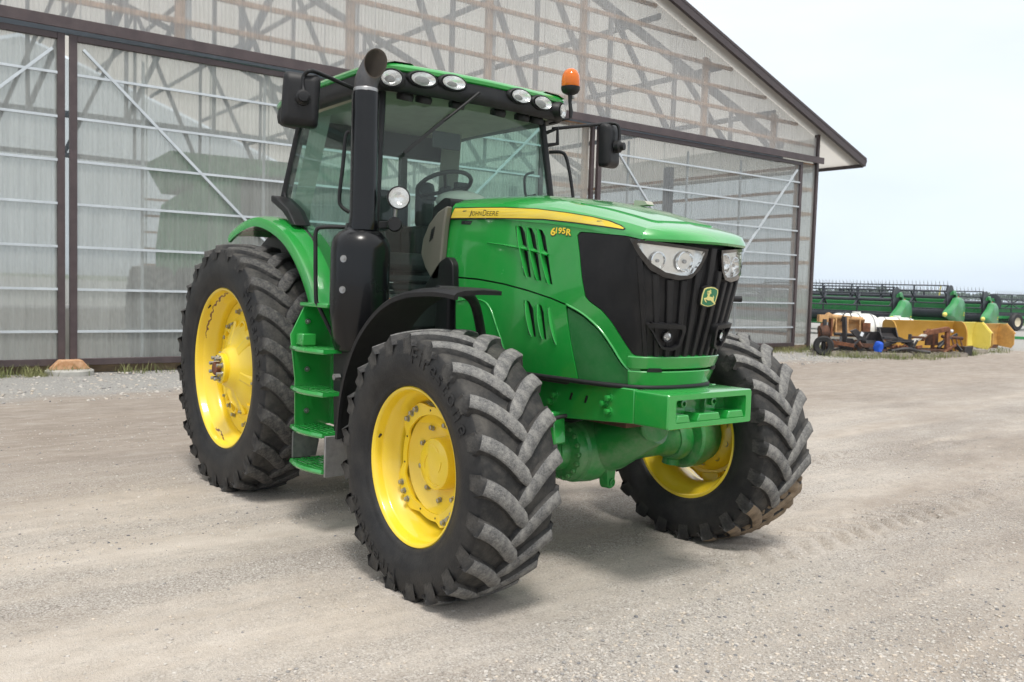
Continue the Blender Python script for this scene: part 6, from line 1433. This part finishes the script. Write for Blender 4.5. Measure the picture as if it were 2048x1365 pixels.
jumble('quick_hitch', depth_at(1866, 26.0, 0.13), RHA+0.25, [
    ('top_beam', 'rust', lambda b: b.beam((-0.42, -0.2, 0.52), (0.30, -0.25, 0.66), 0.16, 0.13)),
    ('left_arm', 'rust', lambda b: b.beam((-0.60, -0.3, 0.33), (-0.30, -0.22, 0.62), 0.1, 0.1)),
    ('upright', 'rust', lambda b: [b.beam((0.30, -0.28, -0.02), (0.30, -0.25, 0.70), 0.12, 0.10), b.beam((0.02, 0.0, 0.0), (0.05, 0, 0.55), 0.08, 0.08)] and None),
    ('back_plate', 'rust_dark', lambda b: b.box((-0.02, 0.0, 0.34), (0.42, 0.06, 0.36))),
    ('ram', 'scrap_black', lambda b: b.cyl((0.05, -0.2, 0.1), (0.55, -0.1, 0.40), 0.045, n=10)),
    ('skid', 'rust_dark', lambda b: b.beam((-0.65, -0.3, 0.03), (0.3, -0.3, 0.03), 0.2, 0.06)),
    ('pin_head', 'sticker_white', lambda b: b.sphere((0.40, -0.3, 0.60), 0.05, 8, 6)),
], 'rust brown quick hitch frame before the mustard snow pusher', 'hitch frame')
jumble('tine_fork', depth_at(1906, 26.3, 0.0), RHA+0.2, [
    ('head_bar', 'rust_dark', lambda b: b.cyl((-0.35, 0, 0.55), (0.35, 0, 0.5), 0.05, n=10)),
    ('tine', 'rust_dark', lambda b: [b.tube(smooth_path([(x, 0, 0.55), (x+0.02, -0.08, 0.3), (x+0.05, -0.25, 0.04)], 4), 0.022, 6) for x in (-0.3, -0.16, -0.02, 0.12, 0.26)] and None),
    ('brace', 'scrap_black', lambda b: b.beam((-0.45, 0.05, 0.3), (0.2, 0.05, 0.62), 0.06, 0.08)),
    ('foot', 'scrap_black', lambda b: b.box((0.40, -0.1, 0.14), (0.26, 0.25, 0.26))),
], 'dark rusty tine fork leaning at the end of the mustard pusher', 'tine fork')
jumble('hose_reel_frame', depth_at(1790, 25.4, 0.13), RHA, [
    ('frame_bar', 'scrap_black', lambda b: [b.beam((-0.45, -0.3, 0.38), (0.42, -0.3, 0.30), 0.08, 0.07), b.beam((0.30, -0.3, 0.0), (0.34, -0.25, 0.50), 0.08, 0.1), b.beam((-0.3, -0.2, 0.0), (0.45, -0.3, 0.12), 0.1, 0.1)] and None),
    ('tray', 'scrap_black', lambda b: b.box((0.05, -0.2, 0.28), (0.6, 0.4, 0.03))),
    ('chain', 'rust', lambda b: [b.sphere((-0.22+0.05*k, -0.46+0.02*(k % 2), 0.13+0.012*((k*7) % 5)), 0.035, 6, 5) for k in range(9)] and None),
    ('pipe', 'scrap_black', lambda b: b.tube(smooth_path([(-0.3, -0.55, 0.02), (0.1, -0.6, 0.10), (0.5, -0.5, 0.04), (0.8, -0.55, 0.02)], 5), 0.05, 8)),
    ('stub_shaft', 'rust_dark', lambda b: b.cyl((0.3, -0.25, 0.42), (0.72, -0.3, 0.42), 0.035, n=8)),
], 'black quick hitch with rusty chain on the middle pallet', 'hitch frame')
for (u0_, u1_, d_, nb, lab) in ((1650, 1735, 25.0, 13, 'tangle of dark rusty bars and brackets heaped on the left pallet'), (1770, 1835, 25.3, 9, 'tangle of dark rusty bars between the blue bag and the plank'), (1880, 1925, 26.0, 7, 'tangle of dark rusty bars by the tine fork')):
    pc_ = np.array(depth_at((u0_+u1_)/2, d_)); t_ = empty('scrap_bars', tuple(pc_), RHA); tag(t_, lab, 'scrap metal', 'tangles of scrap bars'); hwid = (u1_-u0_)*0.5*mpp(pc_)
    for q_ in range(nb):
        x_ = random.uniform(-hwid, hwid); y_ = random.uniform(-0.45, 0.1); z_ = random.uniform(0.12, 0.42); l2 = random.uniform(0.14, 0.36); an = random.uniform(0, PI); tl = random.uniform(-0.5, 0.7)
        dv_ = V(math.cos(an)*math.cos(tl), math.sin(an)*math.cos(tl)*0.4, abs(math.sin(tl)))*l2
        c_ = V(x_, y_, z_); MB().beam(c_-dv_, c_+dv_, random.uniform(0.03, 0.09), random.uniform(0.03, 0.12)).build('bar', random.choice(['scrap_black', 'rust_dark', 'rust_dark', 'rust', 'scrap_black']), t_, 0, bevel=0.004)
tb = MB(); tb.lathe([(0.0, 0.0), (0.115, 0.0), (0.13, 0.12), (0.12, 0.22), (0.08, 0.27), (0.03, 0.29), (0, 0.30)], n=9)
tb.v = [(x+0.03*math.sin(y*40+z*20), y+0.02*math.sin(x*50), z) for x, y, z in tb.v]
o = tb.build('blue_bag', 'tarp_blue', None, 30); o.location = depth_at(1759, 24.9, 0.12); tag(o, 'crumpled bright blue bag lying in the scrap', 'bag')
a_, b2_ = depth_at(1806, 25.2, 0.22), depth_at(1850, 25.6, 0.60)
pl = MB(); pl.beam((0, 0, 0), np.array(b2_)-np.array(a_), 0.18, 0.05); o = pl.build('plank', 'board_wood', None, 0, bevel=0.004); o.location = a_; tag(o, 'grey weathered plank slanting up against the rusty hitch frame', 'plank')
for u_, L, lab in ((1655, 0.7, 'short grey timber lying in the weeds near the shed corner'), (1795, 0.9, 'grey timber lying in the weeds before the plank'), (1952, 0.8, 'grey timber lying in the weeds under the yellow pusher')):
    o = MB().box((0, 0, 0.06), (L, 0.15, 0.12)).build('timber', 'pallet_wood', None, 0, bevel=0.006); o.location = depth_at(u_, 24.4 if u_ < 1900 else 27.6); o.rotation_euler = (0, 0, RHA+0.05); tag(o, lab, 'timber')
sp = []
for u_ in np.arange(1630, 2030, 5):
    p = depth_at(u_+random.uniform(-3, 3), (24.0 if u_ < 1850 else 24+(u_-1850)/180*5.5)+random.uniform(-.4, .5)); sp.append((p[0], p[1], 0.3, random.random()**2*1.3))
grass('scrap_row_grass', sp, 'weedy grass along the foot of the scrap row', 0.05, 0.24, 46)

# ---- combine headers
def header(loc, rz, L, label, tilt=0.0, shields=True, wheels=False):
    t = empty('combine_header', loc, rz); tag(t, label, 'combine header', 'green combine headers parked behind the scrap row')
    # x along the width, -y is the front
    MB().prism([(0.55, 0.25), (0.55, 1.20), (0.45, 1.28), (0.40, 1.20), (0.42, 0.30)], lambda a, b, d: (d, a, b), (-L/2, L/2)).build('back_sheet', 'green_far', t, 30)
    MB().prism([(0.42, 0.28), (0.10, 0.22), (-0.75, 0.20), (-0.75, 0.24), (0.08, 0.27), (0.42, 0.36)], lambda a, b, d: (d, a, b), (-L/2, L/2)).build('trough', 'green_far', t, 30)
    n = int(L/0.28)
    MB().box((0, 0.57, 1.05), (L, 0.03, 0.05)).build('top_rail', 'green_far', t, 0)
    mb = MB()
    for k in range(n): mb.box((-L/2+(k+.5)*L/n, 0.565, 0.75), (0.03, 0.03, 0.62))
    mb.build('back_ribs', 'green_far', t, 0)
    mb = MB(); MB()
    MB().cyl((-L/2, 0.05, 0.55), (L/2, 0.05, 0.55), 0.20, n=18).build('auger_tube', 'reel_dark', t, 40)
    ry_, rz_, rr_ = -0.35, 1.30, 0.52
    MB().cyl((-L/2+0.15, ry_, rz_), (L/2-0.15, ry_, rz_), 0.08, n=14).build('reel_tube', 'reel_dark', t, 40)
    for k in range(6):
        a = k*PI/3+0.52; by_, bz_ = ry_+rr_*math.cos(a), rz_+rr_*math.sin(a)
        bat = MB(); bat.cyl((-L/2+0.15, by_, bz_), (L/2-0.15, by_, bz_), 0.028, n=8); o = bat.build('reel_bat', 'reel_dark', t, 40)
        tn = MB(); m = int(L/0.17)
        for j in range(m):
            x = -L/2+0.2+j*(L-0.4)/(m-1); dz = 1 if k in (0, 1, 2) else -0.7; tn.tube([(x, by_, bz_), (x, by_-0.03, bz_+0.12*dz), (x, by_-0.09, bz_+0.22*dz)], [0.010, 0.008, 0.004], 4, caps=False)
        tag(tn.build('reel_tines', 'reel_dark', o, 0), kind='stuff')
    for j in range(int(L/1.4)+1):
        x = -L/2+0.2+j*(L-0.4)/int(L/1.4); sp_ = MB()
        for k in range(6):
            a = k*PI/3+0.52; sp_.beam((x, ry_, rz_), (x, ry_+rr_*math.cos(a), rz_+rr_*math.sin(a)), 0.035, 0.07, up=(1, 0, 0))
        sp_.build('reel_spider', 'reel_dark', t, 0)
    for s in (-1, 1):
        MB().lathe([(0.0, 0.0), (rr_*1.05, 0.0), (rr_*1.05, 0.03), (0.0, 0.03)], o=(s*(L/2-0.08), ry_, rz_), axis=(s, 0, 0), n=24).build('reel_end_disc', 'reel_dark', t, 30)
        MB().prism([(0.50, 1.05), (0.45, 1.32), (0.0, 1.62), (-0.45, 1.50), (-0.5, 1.40), (-0.05, 1.48), (0.30, 1.20), (0.32, 1.0)], lambda a, b, d: (d+s*L/2, a, b), (-0.05, 0.06)).build('reel_arm', 'green_far', t, 30, bevel=0.01)
        MB().box((s*(L/2)+s*0.07, -0.35, 1.5), (0.10, 0.3, 0.16)).build('lift_block', 'green_far', t, 30, bevel=0.02)
        MB().box((s*(L/2+0.05), 0.40, 1.28), (0.05, 0.10, 0.14)).build('side_reflector', 'reflector_orange', t, 0)
        if shields:
            sc_h = 1.18; prof = [(0.62, 0.18), (0.66, 0.75), (0.50, 1.0), (0.1, 1.12), (-0.35, 1.08), (-0.65, 0.88), (-1.35, 0.62), (-1.55, 0.50), (-1.5, 0.40), (-0.9, 0.30), (-0.2, 0.05), (0.3, 0.08)]
            sh = MB(); P_ = round_poly([(a*sc_h, b*sc_h) for a, b in prof], 0.08, 3); n_ = len(P_); cen = np.mean(P_, 0)
            rings_ = [(1.0, -0.10), (1.0, 0.04), (0.94, 0.13), (0.80, 0.19)]
            sh.grid([[(s*(L/2+0.16+d), cen[0]+(a-cen[0])*k, cen[1]+(b-cen[1])*k) for a, b in P_+[P_[0]]] for k, d in rings_]); sh.f.append(tuple(3*(n_+1)+i for i in range(n_))); sh.m.append(0)
            so_ = sh.build('end_shield', 'green_far', t, 40)
            MB().sphere((s*(L/2+0.16), -1.75, 0.55), 0.14, 12, 8, (0.7, 1.2, 0.7)).build('divider_tip', 'pusher_yellow', so_, 60)
            for q in ((0.36, 0.62), (0.33, 0.52)): MB().box((s*(L/2+0.356), q[0], q[1]), (0.01, 0.10, 0.05)).build('shield_decal', 'yellow_decal', so_, 0)
    MB().box((0, -0.8, 0.22), (L, 0.10, 0.03)).build('cutter_bar', 'scrap_black', t, 0)
    if wheels:
        for x in (-L*0.28, L*0.3):
            wh = MB(); wh.lathe([(0.2, -0.10), (0.36, -0.12), (0.40, -0.06), (0.40, 0.06), (0.36, 0.12), (0.2, 0.10)], o=(x, 0.75, 0.40), axis=(0.2, 1, 0), n=24); w_ = wh.build('trailer_tyre', 'rubber', t, 40)
            MB().lathe([(0.0, 0.06), (0.12, 0.05), (0.2, 0.09), (0.21, -0.09), (0.0, -0.06)], o=(x, 0.75, 0.40), axis=(0.2, 1, 0), n=20).build('trailer_rim', 'wheel_cream', w_, 40)
        MB().beam((-L*0.5, 0.75, 0.45), (L*0.6, 0.75, 0.42), 0.1, 0.1).build('trailer_beam', 'green_far', t, 0)
    return t
def end_on(u, d, rz, L, z=0.0):   # put the right-hand end of a header at sight u, depth d
    p = np.array(depth_at(u, d, z)); return tuple(p-V(math.cos(rz), math.sin(rz), 0)*(L/2))
r1 = RHA+math.radians(-38); header(end_on(1798, 37.0, r1, 9.0, 0.27), r1, 9.0, 'green combine header whose long dark reel starts behind the mustard pusher')
r2 = RHA+math.radians(-42); header(end_on(1905, 40.0, r2, 9.0, 0.45), r2, 9.0, 'green combine header with its end shield above the lemon yellow pusher')
r3 = RHA+math.radians(-40); header(end_on(1975, 42.5, r3, 7.0, 0.25), r3, 7.0, 'green combine header low behind the tan pusher')
r4 = RHA+math.radians(24); p4 = np.array(depth_at(1968, 51.0)); header(tuple(p4+V(math.cos(r4), math.sin(r4), 0)*4.6+V(0, 0, 0.22)), r4, 9.0, 'green combine header riding on a wheeled trailer at the right edge', wheels=False, shields=False)
tr = empty('header_trailer', tuple(np.array(depth_at(2031, 50.0))), r4); tag(tr, 'green header trailer with a cream rimmed wheel at the right edge', 'trailer')
MB().lathe([(0.26, -0.14), (0.44, -0.15), (0.50, -0.08), (0.50, 0.08), (0.44, 0.15), (0.26, 0.14)], o=(0, 0, 0.50), axis=(0, 1, 0), n=28).build('tyre', 'rubber', tr, 40)
MB().lathe([(0.0, 0.08), (0.15, 0.06), (0.26, 0.12), (0.27, -0.12), (0.0, -0.08)], o=(0, 0, 0.50), axis=(0, -1, 0), n=24).build('rim', 'wheel_cream', tr, 40)
MB().beam((-2.5, 0.4, 0.75), (2.5, 0.4, 0.75), 0.15, 0.15).build('main_beam', 'green_far', tr, 0); MB().beam((0, 0.0, 0.5), (0, 2.0, 0.5), 0.1, 0.1).build('axle', 'scrap_black', tr, 0)
o = MB().beam((-3, 0, 0.10), (3, 0, 0.06), 0.12, 0.12).build('drawbar', 'green_far', None, 0, bevel=0.01); o.location = depth_at(2050, 38.5); o.rotation_euler = (0, 0, RHA-0.1); tag(o, 'green drawbar lying on the sand at the right edge', 'drawbar')
o = MB().tube([(0, 0, 0), (0.02, 0, 1.0), (0.10, 0, 1.7)], 0.03, 6).build('marker_flag', 'pusher_yellow', None, 50); o.location = depth_at(1873, 41.0, 0.6); tag(o, 'thin yellow marker pole leaning between two green headers', 'pole')

# ---- machine standing inside the shed, seen dimly through the sheets
cb = empty('combine_harvester', (-14.2, 4.6, 0), SHED_RZ+math.radians(-4)); tag(cb, 'large green combine harvester standing inside the shed behind the translucent door', 'combine')
MB().prism([(-3.2, 1.3), (3.0, 1.3), (3.2, 2.0), (3.1, 3.6), (1.0, 3.75), (-2.6, 3.5), (-3.3, 2.4)], lambda a, b, d: (a, d, b), (-1.5, 1.5)).build('body', 'green_old', cb, 30, bevel=0.08)
MB().prism([(-1.6, 0), (1.6, 0), (2.0, 0.7), (-2.0, 0.7)], lambda a, b, d: (d, a, 3.7+b), (-2.0, 1.0)).build('grain_tank', 'green_old', cb, 30)
MB().box((3.7, 0, 2.9), (1.3, 2.1, 1.5)).build('cab', 'cab_dark', cb, 30, bevel=0.08)
MB().box((3.7, 0, 3.72), (1.5, 2.3, 0.16)).build('cab_roof', 'green_old', cb, 30, bevel=0.05)
MB().beam((3.2, 0, 1.6), (5.0, 0, 0.8), 1.3, 0.8).build('feeder_house', 'green_old', cb, 20)
MB().beam((-1.0, 1.7, 3.5), (3.4, 1.9, 4.2), 0.4, 0.4).build('unloading_auger', 'green_old', cb, 20)
rt_me = tyre_mesh(0.92, 0.70, 0.45); lg = [lug_mesh(0.92, 0.70, 22, s_, 'tread_lug', 0.34) for s_ in (1, -1)]
for x, yy, k in ((2.4, -1.75, 1), (2.4, 1.75, 1), (2.4, -2.65, 1), (-2.3, -1.4, .7), (-2.3, 1.4, .7)):
    w_ = link('wheel', rt_me, cb); w_.location = (x, yy, 0.92*k); w_.scale = (k, k, k)
    for s_, me in zip((1, -1), lg):
        for q in range(22):
            o = link('tread_lug', me, w_); o.rotation_euler = (0, -(q+(0.5 if s_ < 0 else 0))*2*PI/22, 0)
    MB().lathe([(0.45, -0.2), (0.4, 0.1), (0.15, 0.18), (0, 0.18)], axis=OUT, n=24).build('rim', 'yellow_paint', w_, 40)

# ---- far field and woods
f_ = MB(); f_.add([(-3000, 62, 0.02), (60, 62, 0.02), (60, 3000, 0.02), (-3000, 3000, 0.02)], [(0, 1, 2, 3)]); tag(f_.build('field', 'field_green', None, 0, fix=False), kind='structure')
mat('wood_leaves', (0.045, 0.085, 0.035), 0.8, var=0.45, vscale=0.05)
def woods(name, D0, D1, u0, u1, N, h0, h1, label):
    vs, fs = [], []
    for _ in range(N):
        u_ = random.uniform(u0, u1); D = random.uniform(D0, D1); p = depth_at(u_, D); H = random.uniform(h0, h1)*(0.75+0.5*float(vnoise(np.array(u_*0.012), np.array(D*0.004), 5))); cr = H*random.uniform(0.28, 0.42)
        for k in range(46):
            th = random.random()*2*PI; ph = math.acos(random.uniform(-0.6, 1)); r_ = cr*random.uniform(0.75, 1.05)
            c = np.array(p)+V(r_*math.sin(ph)*math.cos(th), r_*math.sin(ph)*math.sin(th), H*0.60+r_*math.cos(ph)*1.05); s_ = cr*random.uniform(0.20, 0.38)
            a = unit(rng.normal(size=3)); b = unit(np.cross(a, rng.normal(size=3))); n = len(vs)
            vs += [tuple(c+a*s_), tuple(c+b*s_), tuple(c-a*s_*0.8), tuple(c-b*s_*0.9)]; fs.append((n, n+1, n+2, n+3))
        n = len(vs); q = np.array(p); vs += [tuple(q+V(-.3, 0, 0)), tuple(q+V(.3, .2, 0)), tuple(q+V(0, 0, H*0.6))]; fs.append((n, n+1, n+2))
    me = bpy.data.meshes.new(name); me.from_pydata(vs, [], fs); me.materials.append(MATS['wood_leaves']); me.update(); return tag(link(name, me), label, 'woods', kind='stuff')
woods('distant_woods', 700, 950, 1400, 2450, 560, 5.5, 9, 'distant bluish wood along the horizon')

# ---- air
hz = MB(); lo_, hi_ = co.min(0)-20, co.max(0)+20; hz.box(((lo_[0]+hi_[0])/2, (lo_[1]+hi_[1])/2, 6.75), (hi_[0]-lo_[0], hi_[1]-lo_[1], 15.5)); ho = hz.build('haze', 'gasket', None, 0); ho.data.materials.clear()
hm = bpy.data.materials.new('haze_air'); hm.use_nodes = True; n_, l_ = nodes_of(hm); n_.clear()
pv = n_.new('ShaderNodeVolumePrincipled'); pv.inputs['Color'].default_value = (0.86, 0.93, 1.0, 1); pv.inputs['Density'].default_value = 0.00030; pv.inputs['Anisotropy'].default_value = 0.2
ov = n_.new('ShaderNodeOutputMaterial'); l_.new(pv.outputs[0], ov.inputs['Volume']); ho.data.materials.append(hm); tag(ho, 'thin pale haze over the yard and fields', 'haze', kind='stuff')
